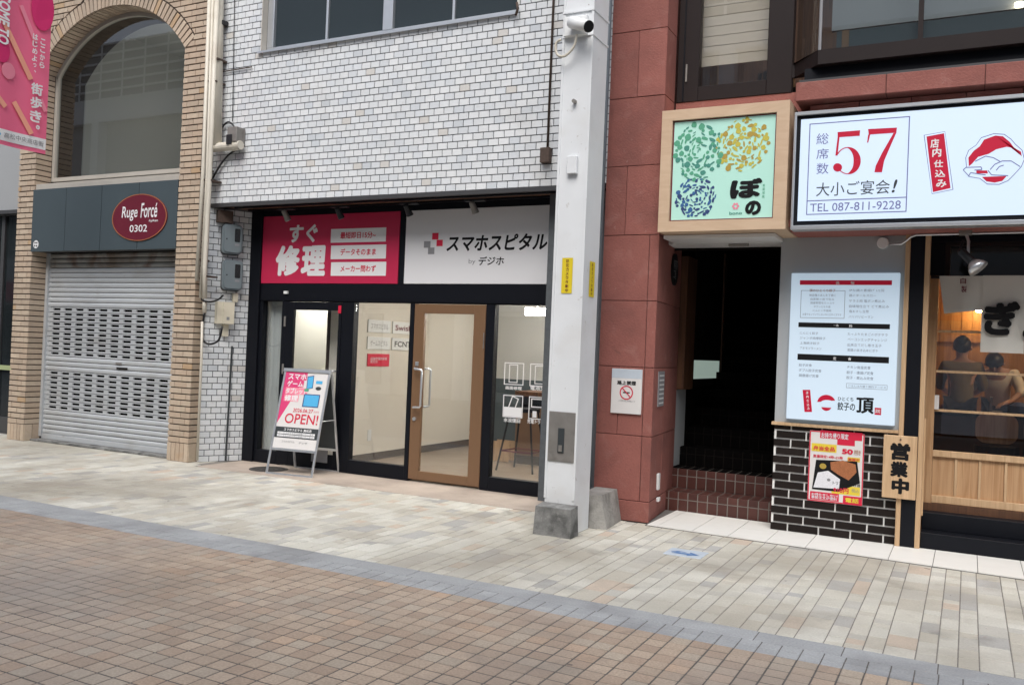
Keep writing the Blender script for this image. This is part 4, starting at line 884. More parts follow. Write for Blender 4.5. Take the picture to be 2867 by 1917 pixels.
# ================================================================== STREET BANNER
bn = thing('street_banner', 'pink street banner with white vertical characters hanging at upper left', 'banner', (-10.2, 6.6, 3.77))
class FrB(Fr):
    def p(s, u, v, n=0.0): return EYEV+(Vector((-11.4, u, v))-EYEV)*BK+s.N*n
BK = .895
fz = FrB((0, 0, 0), (0, 1, 0), (0, 0, 1))
U0, U1, B0, B1 = 6.93, 7.838, 4.02, 6.30
nn = 14
def wav(u): return .012*math.sin((u-U0)*9)
v = []; f = []
for j in range(2):
    for i in range(nn+1): u = U0+(U1-U0)*i/nn; v.append(fz.p(u, B0 if j == 0 else B1, wav(u)))
f = [(i, i+1, nn+2+i, nn+1+i) for i in range(nn)]
mk('cloth', v, f, 'pink', bn, True)
def bflat(nm, pl, n, m_):
    return mk(nm, [fz.p(u, w, n+wav(u)) for u, w in pl], [tuple(range(len(pl)))], m_, bn)
def bgrid(nm, u0, u1, v0, v1, n, m_):
    k = 6; vv = [fz.p(u0+(u1-u0)*i/k, w, n+wav(u0+(u1-u0)*i/k)) for w in (v0, v1) for i in range(k+1)]
    return mk(nm, vv, [(i, i+1, k+2+i, k+1+i) for i in range(k)], m_, bn)
bgrid('white_strip', U0, U1-.004, 4.075, 4.225, .004, 'white_print')
text('高松中央商店街', fz, 7.24, 7.80, 4.115, 4.185, .018, 'greyprint', bn, .01); text('◆●◆', fz, 7.0, 7.2, 4.11, 4.19, .018, 'sky_print', bn)
bflat('blob', [q for q in ell(7.70, 5.98, .16, .30, 24)], .016, 'pink_dk'); bflat('blob', ell(7.16, 5.24, .11, .16, 20), .016, 'pink_dk'); bflat('blob', ell(7.26, 5.0, .10, .11, 20), .016, 'pink_lt')
def stripe(u0, v0, u1, v1, w, m_):
    d = Vector((u1-u0, v1-v0)).normalized(); p = Vector((-d.y, d.x))*w; bflat('stripe', [(u0+p.x, v0+p.y), (u0-p.x, v0-p.y), (u1-p.x, v1-p.y), (u1+p.x, v1+p.y)], .0165, m_)
stripe(7.16, 5.62, 7.58, 4.98, .035, 'peach'); stripe(7.36, 4.62, 7.62, 4.25, .035, 'peach'); stripe(7.03, 4.72, 7.24, 4.52, .035, 'peach'); stripe(7.40, 5.92, 7.62, 5.5, .03, 'pink_lt'); stripe(7.72, 4.75, 7.8, 4.6, .03, 'pink_lt')
text('WELCOME TO', fz, 7.08, 7.235, 5.32, 6.28, .034, 'white_print', bn, .03, .15, -math.pi/2)
vtext('ここから', fz, 7.712, .075, 5.57, .105, .085, .034, 'white_print', bn, .03)
vtext('はじめよっ、', fz, 7.60, .075, 5.60, .097, .08, .034, 'white_print', bn, .03)
vtext('街歩き。', fz, 7.655, .17, 4.945, .185, .16, .034, 'white_print', bn, .035)
q0, q1 = fz.p(U0-.03, B1+.012), fz.p(U1+.03, B1+.012)
G().tube([q0, q1], .014, 10).mk('rod', 'white_paint', bn, True)
for q in (fz.p(U0+.05, B1), fz.p(U1-.05, B1)): G().tube([(q.x, q.y, q.z), (q.x, q.y, 8.3)], .003, 6).mk('wire', 'plate_steel', bn)
tag(box('arcade_beam', q0.x-.1, q0.x+.1, 3.5, 8.45, 8.3, 8.6, 'white_paint', None, .006), 'white arcade cross beam above the picture from which the pink banner hangs', 'beam')
# ================================================================== RED STONE BUILDING
rb = thing('red_stone_building', 'red sandstone building with a dark stairway and a dumpling restaurant', 'building', (-.8, 8.6, 0))
RX0, RX1, YR = -3.234, -2.668, 8.15
SE = Vector((-2.79, 9.32, 0)); SS = Vector((RX1, YR, 0)); fsd = Fr(SS, SE-SS, (0, 0, 1)); SL = (SE-SS).length
g = G()
g.prism([(RX0, YR+.01), (RX1-.012, YR+.01), (SE.x-.012, SE.y), (RX0, SE.y)], Vector((1, 0, 0)), Vector((0, 1, 0)), Z1, Vector((0, 0, 0)), 0, 2.76)
g.box(RX0, RX1-.012, YR+.01, 8.9, 2.76, 8.4)
rw = g.mk('wall', 'red_joint', rb)
zj = [.004, .20, .824, 1.483, 2.123, 2.76, 3.433, 4.101, 4.75, 5.45, 6.15, 6.85, 7.55, 8.3]
its = []
for i in range(len(zj)-1):
    a, b = zj[i]+.003, zj[i+1]-.003
    if i == 0: cols = [(RX0, RX1+.006)]
    elif b < 2.8: cols = [(RX0, -2.766), (-2.760, RX1)]
    else: cols = [(RX0, RX1)]
    if i in (2, 5, 7): cols = [(RX0, -3.02 if i != 7 else -2.95)]+[(-3.016 if i != 7 else -2.946, cols[0][1])]+cols[1:]
    its += fitems(FY(YR), [(p, q, a, b) for p, q in cols], .03, .0 if i else .012, .003, .002)
    if b < 2.8: its += fitems(fsd, [(.022, SL*.45, a, b), (SL*.45+.004, SL, a, b)] if i % 2 else [(.022, SL, a, b)], .03, 0, .003, .002)
    else: its += fitems(Fr((RX1, 0, 0), (0, 1, 0), (0, 0, 1)), [(YR+.022, 8.46, a, b)], .03, 0, .003, .001)
pieces(rw, 'stone', 'red_stone', its)
# stair recess: ceiling, walls, steps
box('stair_ceiling', -2.82, -1.60, 8.61, 8.93, 2.722, 2.76, 'white', rb)
box('stair_ceiling', -2.64, -1.60, 8.2, 8.609, 2.724, 2.755, 'white', rb)
tag(box('ceiling_fitting', -2.12, -1.93, 8.62, 8.66, 2.695, 2.7235, 'plate_steel', None, .004), 'small dark light fitting on the ceiling of the stair entrance', 'light fitting')
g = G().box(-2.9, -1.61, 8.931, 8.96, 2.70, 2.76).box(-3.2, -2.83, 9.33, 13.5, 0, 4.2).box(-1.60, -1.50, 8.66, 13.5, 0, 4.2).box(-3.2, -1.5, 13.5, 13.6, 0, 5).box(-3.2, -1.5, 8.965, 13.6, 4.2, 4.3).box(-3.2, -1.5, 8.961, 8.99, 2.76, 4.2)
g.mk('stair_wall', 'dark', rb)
box('lower_stair_wall', -2.8295, -2.80, 9.33, 9.72, .42, 1.24, 'grey_wall', rb)
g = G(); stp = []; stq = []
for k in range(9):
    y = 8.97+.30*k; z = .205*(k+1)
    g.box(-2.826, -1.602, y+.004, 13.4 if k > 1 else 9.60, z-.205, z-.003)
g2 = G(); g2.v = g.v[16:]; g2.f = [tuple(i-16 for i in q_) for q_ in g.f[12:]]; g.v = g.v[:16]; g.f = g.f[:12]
sto = g.mk('stairs', 'stepgrout', rb); g2.mk('upper_stairs', 'dark', rb)  # upper flight is coloured near black to stand in for stairwell shade
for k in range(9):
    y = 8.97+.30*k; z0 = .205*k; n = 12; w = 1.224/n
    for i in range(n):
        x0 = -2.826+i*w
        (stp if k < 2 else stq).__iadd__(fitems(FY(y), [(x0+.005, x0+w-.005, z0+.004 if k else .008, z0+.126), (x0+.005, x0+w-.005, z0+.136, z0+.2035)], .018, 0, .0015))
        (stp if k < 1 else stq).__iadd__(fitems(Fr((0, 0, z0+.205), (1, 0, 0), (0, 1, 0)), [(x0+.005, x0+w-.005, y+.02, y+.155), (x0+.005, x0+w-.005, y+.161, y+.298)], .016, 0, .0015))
pieces(sto, 'step_tile', 'steptile', stp); pieces(sto, 'step_tile', 'steptile_shaded', stq, 120)
# board framed in timber on the stair wall
t = thing('menu_case', 'tall dark display case with a timber edge inside the stairway', 'display case', (-2.8, 10.1, 1.25))
box('frame', -2.829, -2.72, 9.335, 9.70, 1.25, 2.69, 'wood_dk', t, .004); box('board', -2.829, -2.74, 9.7005, 10.95, 1.27, 2.9, 'dark', t); box('lit_panel', -2.739, -2.735, 9.78, 10.9, 1.36, 1.57, 'water_green', t)
box('frame', -2.829, -2.72, 10.951, 11.05, 1.25, 2.9, 'wood_dk', t)
t = thing('oval_plaque', 'black oval plaque on the red wall beside the stairway', 'plaque', fsd.p(.76, 2.34)); g = G(); g.prism(ell(.76, 2.50, .15, .165, 28), fsd.U, fsd.V, fsd.N, fsd.O, .001, .02); g.mk('plate', 'ink', t)
text('純喫茶\n二階', fsd, .66, .86, 2.40, 2.6, .021, 'greyprint', t, .0)
t = thing('name_plate', 'narrow grey plate with lines of text on the red wall corner', 'name plate', fsd.p(.33, 1.1)); g = G(); g.prism(rect(.20, .46, 1.105, 1.45), fsd.U, fsd.V, fsd.N, fsd.O, .001, .012); g.mk('plate', 'greyprint', t)
flats('line', [rect(.22, .44, 1.13+.045*k, 1.145+.045*k) for k in range(7)], fsd, .013, 'white_print', t)
tag(G().obox(fsd.p(.35, .36, .012), fsd.U, -fsd.N, fsd.V, (.07, .024, .16), .003).mk('small_cover', 'white', None), 'small white cover low on the red wall beside the steps', 'cover')
tag(G().obox(fsd.p(.38, .18, .012), fsd.U, -fsd.N, fsd.V, (.07, .03, .04), .003).mk('clip', 'white', None), 'tiny white clip on the red wall just above the steps', 'clip')
t = thing('notice', 'white no smoking notice on the red stone pillar', 'notice', (-2.93, 8.13, 1.03)); box('board', -3.085, -2.776, 8.128, 8.147, 1.03, 1.462, 'poster_white', t, .003); fn = FY(8.128)
flats('header', [rect(-3.083, -2.778, 1.372, 1.46)], fn, .001, 'plate_pale', t); text('路上禁煙', fn, *rY(ZK, 178, 1112, 316, 1143, 8.127), .002, 'ink', t, .03)
q = rY(ZK, 196, 1150, 294, 1248, 8.127); cx, cz, rr = (q[0]+q[1])/2, (q[2]+q[3])/2, (q[1]-q[0])/2
ring = [[(cx+r_*math.cos(t_), cz+r_*math.sin(t_)) for r_, t_ in ((rr*.84, a_), (rr, a_), (rr, a_+2*math.pi/28), (rr*.84, a_+2*math.pi/28))] for a_ in [i*2*math.pi/28 for i in range(28)]]
flats('prohibition_ring', ring, fn, .0022, 'crimson', t); flats('slash', [[(cx-.62*rr, cz+.52*rr), (cx-.52*rr, cz+.62*rr), (cx+.62*rr, cz-.52*rr), (cx+.52*rr, cz-.62*rr)]], fn, .0032, 'crimson', t); flats('cigarette', [rect(cx-.5*rr, cx+.5*rr, cz-.08*rr, cz+.1*rr)], fn, .0018, 'ink', t)
text('この区域は路上喫煙禁止です', fn, *rY(ZK, 185, 1253, 310, 1266, 8.127), .002, 'greyprint', t, .0)
# grey panel wall, timber ledge and dark brick base
PXa, PXb, YP = -1.612, -.533, 8.60
box('grey_panel', PXa, PXb, YP, YP+.05, 1.03, 2.80, 'grey_wall', rb)
box('ledge', PXa-.022, PXb+.002, YP-.035, YP+.05, 1.0, 1.029, 'wood_trim', rb, .003)
bk = box('brick_base', PXa+.001, PXb, YP+.008, YP+.05, .012, .999, 'wgrout', rb)
its = fitems(FY(YP), bond(PXa, PXb-.002, .0175, .996, .2765, .0786, .0145, .5, PXa-.115), .014, .0035, .0012, .0006)
pieces(bk, 'brick', 'dkbrick', its)
for (a, b, m_) in ((-.531, -.491, 'wood_trim'), (-.372, -.331, 'wood_trim')): box('post_trim', a, b, YP-.05, YP+.06, .013, 2.80, m_, rb, .003)
box('post', -.490, -.373, YP-.044, YP+.06, .013, 2.80, 'black', rb, .003)
box('notched_strip', -.330, -.316, YP-.01, YP+.02, .3, 1.15, 'wood_trim', rb)
# menu board
t = thing('menu_board', 'backlit white menu board on the grey wall', 'menu board', (-1.03, 8.55, 1.07)); mo_ = box('panel', -1.497, -.567, 8.535, 8.5995, 1.068, 2.424, 'lit_menu', t, .004); fm_ = FY(8.535)
X0m, X1m, Z0m, Z1m = -1.497, -.567, 1.068, 2.424
def LM(x, y): return rY(ZL, x, y, x+1, y+1, 8.535)
def lm(x0, y0, x1, y1): return rY(ZL, x0, y0, x1, y1, 8.535)
flats('red_bar', [rect(*lm(208, 378, 882, 412))], fm_, .001, 'lit_red', mo_); each('black_bar', [rect(*lm(197, 692, 867, 728)), rect(*lm(190, 927, 860, 972))], fm_, .001, 'ink', mo_)
for ch, bx in (('名', (470, 386, 496, 408)), ('物', (580, 386, 606, 408)), ('一品', (455, 700, 490, 716)), ('料', (568, 702, 592, 722)), ('定', (450, 938, 474, 960)), ('食', (560, 942, 584, 964))): text(ch, fm_, *lm(*bx), .002, 'white_print', mo_, .02)
flats('frame_line', outline(*lm(213, 452, 537, 655), .004), fm_, .001, 'menu_ink', mo_)
text('頂のひとくち餃子', fm_, *lm(278, 442, 470, 463), .0022, 'orange_print', mo_, .01)
for tx, bx in (('味自慢のあんを丁寧に', (278, 478, 472, 497)), ('自家製の皮で包み', (286, 508, 460, 525)), ('国産野菜をたっぷり', (286, 535, 460, 552)), ('サクッともち皮', (310, 563, 432, 580)), ('にんにく不使用', (303, 592, 436, 608)), ('お昼でもソワソワしないひと口サイズです', (228, 620, 512, 637)),
                 ('ひな鶏の素揚げ 1/2羽', (568, 442, 824, 462)), ('鶏のタールスロー', (568, 480, 765, 499)), ('サラミ肉 塩ポン煮込み', (568, 519, 830, 540)), ('自味噌仕立て どて煮込み', (568, 559, 860, 580)), ('塩おろし玉葱', (568, 596, 712, 615)), ('パリパリピーマン', (565, 636, 746, 655)),
                 ('にんにく餃子', (208, 755, 342, 774)), ('ジャンボ肉巻餃子', (208, 791, 396, 811)), ('上海焼き餃子', (208, 828, 352, 847)), ('アオモツラーメン', (208, 866, 366, 885)), ('たっぷりたまごのポテサラ', (558, 763, 850, 784)), ('ベーコンエッグチャレンジ', (558, 802, 846, 824)), ('出来立てだし巻き玉子', (555, 842, 806, 864)), ('若鶏の炊き込めにぎり', (555, 880, 778, 901)),
                 ('餃子定食', (200, 988, 296, 1008)), ('ダブル餃子定食', (200, 1026, 366, 1048)), ('鶏唐揚げ定食', (200, 1064, 346, 1086)), ('チキン南蛮定食', (553, 1004, 726, 1026)), ('餃子・唐揚げ定食', (550, 1043, 746, 1066)), ('餃子・煮込み定食', (548, 1081, 746, 1104))): text(tx, fm_, *lm(*bx), .0018, 'menu_ink', mo_, .0, res=1)
flats('frame_line', outline(*lm(547, 1137, 848, 1172), .003), fm_, .001, 'menu_ink', mo_); text('ごはんは大盛り無料サービス', fm_, *lm(560, 1147, 838, 1164), .0018, 'menu_ink', mo_, .0, res=1)
q = lm(228, 1180, 290, 1338); flats('red_label', [[(q[0]-.004, q[3]), (q[1]-.012, q[3]+.004), (q[1]+.012, q[2]), (q[0]+.02, q[2]-.004)]], fm_, .001, 'lit_red', mo_)
vtext('店内仕込み', fm_, (q[0]+q[1])/2, .022, q[3]-.012, .036, .026, .0022, 'white_print', mo_, .02, .004)
q = lm(335, 1215, 470, 1335); cx, cz = (q[0]+q[1])/2, (q[2]+q[3])/2; rx, rz = (q[1]-q[0])/2, (q[3]-q[2])/2
flats('logo_cap', [ell(cx, cz, rx, rz, 24, .12*math.pi, .98*math.pi)], fm_, .0015, 'lit_red', mo_); flats('logo_base', [ell(cx, cz-.2*rz, rx*.62, rz*.75, 16, 1.15*math.pi, 1.85*math.pi)], fm_, .0015, 'lit_red', mo_)
flats('logo_dumpling', [ell(cx+.1*rx, cz+.0*rz, .72*rx, .38*rz, 20, 0, math.pi), ell(cx+.1*rx, cz-.1*rz, .8*rx, .35*rz, 24)], fm_, .0024, 'lit_menu', mo_)
text('ひとくち', fm_, *lm(485, 1232, 600, 1260), .0018, 'ink', mo_, .01); text('餃子の', fm_, *lm(483, 1270, 612, 1330), .0018, 'ink', mo_, .015); text('頂', fm_, *lm(620, 1235, 750, 1352), .0018, 'ink', mo_, .03)
flats('red_seal', [rect(*lm(755, 1310, 803, 1362))], fm_, .001, 'lit_red', mo_); text('高松', fm_, *lm(760, 1320, 798, 1350), .002, 'white_print', mo_, .01)
# food poster on the bricks
t = thing('food_poster', 'red and yellow lunch box poster taped to the dark bricks', 'poster', (-1.05, 8.58, .32)); pb = box('paper', -1.288, -.812, 8.588, 8.5935, .325, .972, 'poster_white', t); fo = FY(8.588)
def nb_(x0, y0, x1, y1): return rY(ZN, x0, y0, x1, y1, 8.588)
each('red_field', [rect(*nb_(490, 212, 860, 282)), rect(*nb_(640, 285, 795, 335)), rect(*nb_(400, 745, 655, 815)), rect(*nb_(690, 780, 850, 848))], fo, .001, 'crimson', pb)
flats('red_edge', outline(-1.287, -.813, .326, .971, .010), fo, .0013, 'crimson', pb)
each('yellow_field', [rect(*nb_(415, 320, 635, 390)), rect(*nb_(730, 440, 840, 478)), rect(*nb_(590, 690, 840, 765))], fo, .0015, 'ypr', pb)
text('お持ち帰り限定', fo, *nb_(500, 225, 740, 275), .003, 'rice', pb, .02); text('弁当全品', fo, *nb_(430, 340, 620, 380), .003, 'crimson', pb, .03); text('50', fo, *nb_(680, 365, 780, 412), .003, 'crimson', pb, .05); text('円引き', fo, *nb_(790, 375, 845, 420), .003, 'orange_print', pb, .02)
text('数量限定14時~21時', fo, *nb_(430, 420, 690, 448), .003, 'crimson', pb, .02); text('実施中', fo, *nb_(735, 446, 835, 474), .003, 'crimson', pb, .02)
tr = [nb_(455, 462, 460, 466)]
def npt(x, y): p = onY(*ZN(x, y), 8.588); return (p.x, p.z)
flats('tray_picture', [[npt(455, 458), npt(815, 475), npt(840, 665), npt(650, 740), npt(418, 715)]], fo, .002, 'ink', pb); flats('rice_picture', [[npt(470, 570), npt(560, 555), npt(665, 630), npt(655, 715), npt(430, 700)]], fo, .003, 'rice', pb)
flats('meat_picture', [[npt(580, 480), npt(690, 465), npt(800, 500), npt(810, 570), npt(740, 640), npt(650, 590), npt(585, 545)]], fo, .003, 'orange_print', pb); flats('salad_picture', [ell(*npt(515, 515), .03, .026, 16)], fo, .003, 'y2', pb); flats('sesame', [ell(*npt(565, 635), .016, .014, 8)], fo, .004, 'greyprint', pb)
text('トリプル餃子弁当', fo, *nb_(600, 655, 840, 688), .003, 'ink', pb, .02); text('910円', fo, *nb_(605, 705, 740, 752), .003, 'crimson', pb, .03); text('税込', fo, *nb_(765, 715, 830, 748), .003, 'greyprint', pb)
text('お待たせしない!\n事前注文が便利', fo, *nb_(412, 755, 645, 808), .003, 'rice', pb, .02); text('電話', fo, *nb_(710, 795, 830, 838), .003, 'ypr', pb, .03)
# wooden OPEN board
t = thing('wooden_board', 'hanging pale wooden board with three black brush characters', 'sign', (-.51, 8.52, .43)); wbd = box('plank', -.648, -.375, 8.515, 8.545, .435, .988, 'wood_trim', t, .004); fw_ = FY(8.515)
text('営', fw_, *rY(ZN, 1105, 312, 1282, 465, 8.515), .0012, 'ink', wbd, .05); text('業', fw_, *rY(ZN, 1105, 475, 1262, 612, 8.515), .0012, 'ink', wbd, .05); text('中', fw_, *rY(ZN, 1115, 622, 1272, 762, 8.515), .0012, 'ink', wbd, .055); G().tube([(-.51, 8.514, .955), (-.51, 8.508, .955)], .008, 10).mk('screw', 'rust', wbd)
# square illuminated sign with three coloured circles
t = thing('square_sign', 'square pale wooden sign box with a mint face and three dotted circles', 'sign', (-2.06, 8.3, 2.76))
BX = (-2.637, -1.472, 2.762, 3.90); g = G()
for (a, b, c, d) in ((BX[0], BX[1], 3.802, BX[3]), (BX[0], BX[1], BX[2], 2.860), (BX[0], -2.535, 2.8605, 3.8015), (-1.583, BX[1], 2.8605, 3.8015)): g.box(a, b, 8.0, 8.62, c, d)
g.mk('casing', 'bono_wood', t); fcm = FY(8.03); fcp = box('face', -2.5345, -1.5835, 8.03, 8.06, 2.8605, 3.8015, 'mint', t); flats('inner_rim', outline(-2.5345, -1.5835, 2.861, 3.801, .012), fcm, .001, 'maroon', fcp)
box('backing', -2.5345, -1.5835, 8.0605, 8.1, 2.8605, 3.8015, 'dark', t)
def bi(x, y): p = onY(*ZI(x, y), 8.03); return p.x, p.z
def blobs(nm, cx, cy, rx, ry, n, sz, mats):
    c = bi(cx, cy); e = bi(cx+rx, cy); w = bi(cx, cy-ry); RX, RZ = e[0]-c[0], w[1]-c[1]; done = []; lists = {m_: [] for m_ in mats}; mats_u = sorted(set(mats)); tries = 0
    while len(done) < n and tries < 6000:
        tries += 1; a_ = R.uniform(0, 2*math.pi); q_ = math.sqrt(R.uniform(0, 1)); s_ = sz*R.uniform(.45, 1.25); x, z = c[0]+RX*q_*math.cos(a_)*.95, c[1]+RZ*q_*math.sin(a_)*.95
        if any((x-p[0])**2+(z-p[1])**2 < (s_+p[2])**2*.6 for p in done): continue
        done.append((x, z, s_)); th = a_+math.pi/2+R.uniform(-.5, .5); el = R.choice([1, 1, .55, .35])
        pts = []
        for (px, pz) in ell(0, 0, s_*(1.25 if el < .6 else 1), s_*el, 12): k_ = R.uniform(.85, 1.15); pts.append((x+(px*math.cos(th)-pz*math.sin(th))*k_, z+(px*math.sin(th)+pz*math.cos(th))*k_))
        lists[R.choice(mats)].append(pts)
    for m_ in mats_u: flats(nm, lists[m_], fcm, .0012+.00002*list(M).index(m_), m_, fcp)['kind'] = 'stuff'
blobs('green_dots', 660, 1010, 172, 205, 90, .026, ['g1', 'g1', 'g2']); blobs('yellow_dots', 948, 965, 186, 182, 95, .023, ['y1', 'y1', 'y2']); blobs('blue_dots', 632, 1315, 142, 136, 90, .019, ['b1', 'b2'])
text('ぼ', fcm, *rY(ZI, 865, 1188, 1080, 1320, 8.03), .004, 'ink', fcp, .05); text('の', fcm, *rY(ZI, 965, 1335, 1072, 1432, 8.03), .004, 'ink', fcp, .055)
q = bi(902, 1372); flats('seal', [ell(q[0]+.022*math.cos(k*1.05), q[1]+.022*math.sin(k*1.05), .011, .011, 10) for k in range(6)], fcm, .003, 'pink_lt', fcp); text('bono', fcm, *rY(ZI, 860, 1408, 945, 1428, 8.03), .003, 'g2', fcp, .02); vtext('青菜和飯', fcm, bi(1090, 1230)[0], .022, bi(1090, 1225)[1], .033, .024, .003, 'g1', fcp, .01)
# large backlit restaurant sign
t = thing('restaurant_sign', 'long backlit white sign with a large red 57 over the restaurant', 'sign', (.5, 8.3, 2.75)); SX0, SX1, SZ0, SZ1 = -1.428, 2.6, 2.752, 3.782; g = G()
for (a, b, c, d) in ((SX0, SX1, SZ1-.03, SZ1), (SX0, SX1, SZ0, SZ0+.035), (SX0, SX0+.02, SZ0+.035, SZ1-.03), (SX1-.02, SX1, SZ0+.035, SZ1-.03)): g.box(a, b, 7.99, 8.14, c, d, .003)
g.mk('frame', 'alu', t); box('inner_frame', SX0+.0205, SX1-.0205, 8.02, 8.14, SZ0+.0355, SZ1-.0305, 'black', t)
fc5 = box('face', -1.374, SX1-.06, 8.008, 8.0195, 2.828, 3.718, 'lit', t); f5 = FY(8.008)
def j5(x0, y0, x1, y1): return rY(ZJ, x0, y0, x1, y1, 8.008)
def jp(x, y): p = onY(*ZJ(x, y), 8.008); return (p.x, p.z)
q = (jp(148, 1100)[0], jp(815, 1100)[0], jp(480, 1420)[1], jp(480, 800)[1]); flats('border', outline(*q, .008)+[rect(q[0]+.008, q[1]-.008, jp(480, 1325)[1]-.004, jp(480, 1325)[1]+.004)], f5, .001, 'navy', fc5)
for ch, (y0, y1) in zip('総席数', ((888, 960), (990, 1058), (1085, 1158))): text(ch, f5, *j5(205, y0, 285, y1), .0015, 'navy', fc5, .0)
text('大小ご宴会', f5, *j5(203, 1205, 692, 1298), .0015, 'charcoal_print', fc5, .0); text('!', f5, *j5(706, 1195, 742, 1282), .0015, 'charcoal_print', fc5, .02, .25)
text('TEL 087-811-9228', f5, *j5(162, 1345, 765, 1400), .0015, 'navy', fc5, .0)
def jj(l): return [jp(*p) for p in l]
sv7 = [jj([(548, 860), (740, 850), (736, 884), (552, 897)]), jj([(548, 897), (562, 896), (549, 950), (541, 950)]), jj([(717, 886), (736, 884), (700, 965), (655, 1070), (640, 1147), (590, 1147), (598, 1105), (640, 1020)])]
flats('numeral_seven', sv7, f5, .0018, 'lit_red', fc5)
o5 = ell(420, 1067, 84, 92, 40, -.93*math.pi, .62*math.pi); 
def band(cx, cy, a_list): 
    out = []
    for i in range(len(a_list)-1):
        (t0, ro0, ri0), (t1, ro1, ri1) = a_list[i], a_list[i+1]
        out.append(jj([(cx+ro0*math.cos(t0), cy+ro0*1.08*math.sin(t0)), (cx+ro1*math.cos(t1), cy+ro1*1.08*math.sin(t1)), (cx+ri1*math.cos(t1), cy+ri1*1.12*math.sin(t1)), (cx+ri0*math.cos(t0), cy+ri0*1.12*math.sin(t0))][::-1]))
    return out
al = []
for i in range(37):
    th = math.radians(-150+i*(150+140)/36); wgt = max(0, math.cos(th))**.8; al.append((th, 84, 84-8-40*wgt))
cx5, cy5 = 415, 1070
flats('numeral_five', [jj([(345, 880), (495, 868), (492, 905), (345, 915)]), jj([(345, 915), (358, 914), (345, 1035), (330, 1037)])]+band(cx5, cy5, al)+[[jp(345+30*math.cos(a_), 1115+28*math.sin(a_)) for a_ in [-k*2*math.pi/20 for k in range(20)]]], f5, .0018, 'lit_red', fc5)
rl = jj([(918, 900), (1060, 875), (1115, 1263), (972, 1292)]); flats('red_label_edge', [rl[::-1]], f5, .001, 'navy', fc5)
def shrink(pl, k): c0 = (sum(p[0] for p in pl)/len(pl), sum(p[1] for p in pl)/len(pl)); return [(c0[0]+(p[0]-c0[0])*k[0], c0[1]+(p[1]-c0[1])*k[1]) for p in pl]
flats('red_label_gap', [shrink(rl, (.95, .985))[::-1]], f5, .0014, 'lit', fc5); flats('red_label', [shrink(rl, (.82, .94))[::-1]], f5, .0018, 'lit_red', fc5)
for ch, bx in zip('店内仕込み', ((962, 925, 1020, 985), (975, 985, 1035, 1045), (985, 1065, 1048, 1115), (992, 1130, 1062, 1180), (1000, 1195, 1070, 1248))): text(ch, f5, *j5(*bx), .0026, 'white_print', fc5, .03)
def lpoly(nm, l, n_, m_): return flats(nm, [jj(l)[::-1]], f5, n_, m_, fc5)
out_ = [(1385, 888), (1455, 893), (1500, 925), (1530, 960), (1575, 1000), (1590, 1060), (1570, 1110), (1520, 1165), (1480, 1205), (1420, 1230), (1340, 1228), (1290, 1190), (1220, 1178), (1180, 1135), (1200, 1110), (1195, 1050), (1215, 1000), (1265, 965), (1300, 915)]
lpoly('logo_outline', out_, .001, 'navy'); c0 = (sum(p[0] for p in out_)/len(out_), sum(p[1] for p in out_)/len(out_)); lpoly('logo_gap', [(c0[0]+(x-c0[0])*.975, c0[1]+(y-c0[1])*.97) for x, y in out_], .0014, 'lit')
lpoly('logo_red_cap', [(1395, 903), (1445, 908), (1490, 945), (1520, 985), (1565, 1010), (1570, 1040), (1530, 990), (1470, 978), (1400, 995), (1350, 1025), (1280, 1045), (1240, 1090), (1218, 1108), (1215, 1050), (1250, 1005), (1290, 975), (1320, 930)], .0018, 'lit_red')
lpoly('logo_red_base', [(1305, 1178), (1470, 1172), (1440, 1205), (1390, 1216), (1335, 1208)], .0018, 'lit_red'); lpoly('logo_red_dash', [(1268, 1135), (1340, 1135), (1345, 1155), (1268, 1155)], .0018, 'lit_red')
def stroke(l, w): 
    out = []
    for (p, q_) in zip(l[:-1], l[1:]):
        d = Vector((q_[0]-p[0], q_[1]-p[1])); L_ = d.length; d /= L_; nrm = Vector((-d.y, d.x))*w; out.append(jj([(p[0]+nrm.x, p[1]+nrm.y), (q_[0]+nrm.x, q_[1]+nrm.y), (q_[0]-nrm.x, q_[1]-nrm.y), (p[0]-nrm.x, p[1]-nrm.y)]))
    return out
flats('logo_lines', stroke([(1180, 1132), (1200, 1115), (1300, 1112), (1305, 1130), (1255, 1133)], 3)+stroke([(1425, 1075), (1380, 1050), (1330, 1040), (1260, 1075)], 3)+stroke([(1360, 1130), (1390, 1095), (1440, 1072), (1500, 1072), (1560, 1110)], 3)+stroke([(1345, 1135), (1370, 1165), (1480, 1170)], 3)+stroke([(1215, 1175), (1230, 1150), (1330, 1165)], 3)+stroke([(1400, 1135), (1420, 1110), (1450, 1100)], 3), f5, .0022, 'navy', fc5)
# upper storey: ledge, window, bay window
box('wall_band', -2.656, 3.0, 8.47, 8.9, 2.80, 4.10, 'red_stone', rb)
its = [( -1.455+i*.75, -1.455+(i+1)*.75-.006, 3.925, 4.09) for i in range(6)]
lb_ = box('ledge', -1.45, 3.0, 8.16, 8.469, 3.93, 4.085, 'red_joint', rb)
pieces(lb_, 'stone', 'red_stone', fitems(FY(YR), its, .32, 0, .004, .001))
pieces(lb_, 'stone', 'red_stone', fitems(FY(8.30), [(-1.45+i*.42+(.1 if j else 0), -1.45+(i+1)*.42-.006+(.1 if j else 0), 3.74+.09*j, 3.825+.09*j) for i in range(9) for j in (0, 1)], .16, 0, .003, .002))
box('ledge_flashing', -1.43, 3.0, 8.17, 8.469, 4.092, 4.115, 'steel_dk', rb)
box('header', -2.64, 3.0, 8.15, 8.46, 2.80, 2.86, 'red_stone', rb); box('header', -1.46, 3.0, 8.2, 8.62, 2.762, 2.799, 'red_stone', rb)
uw = G()
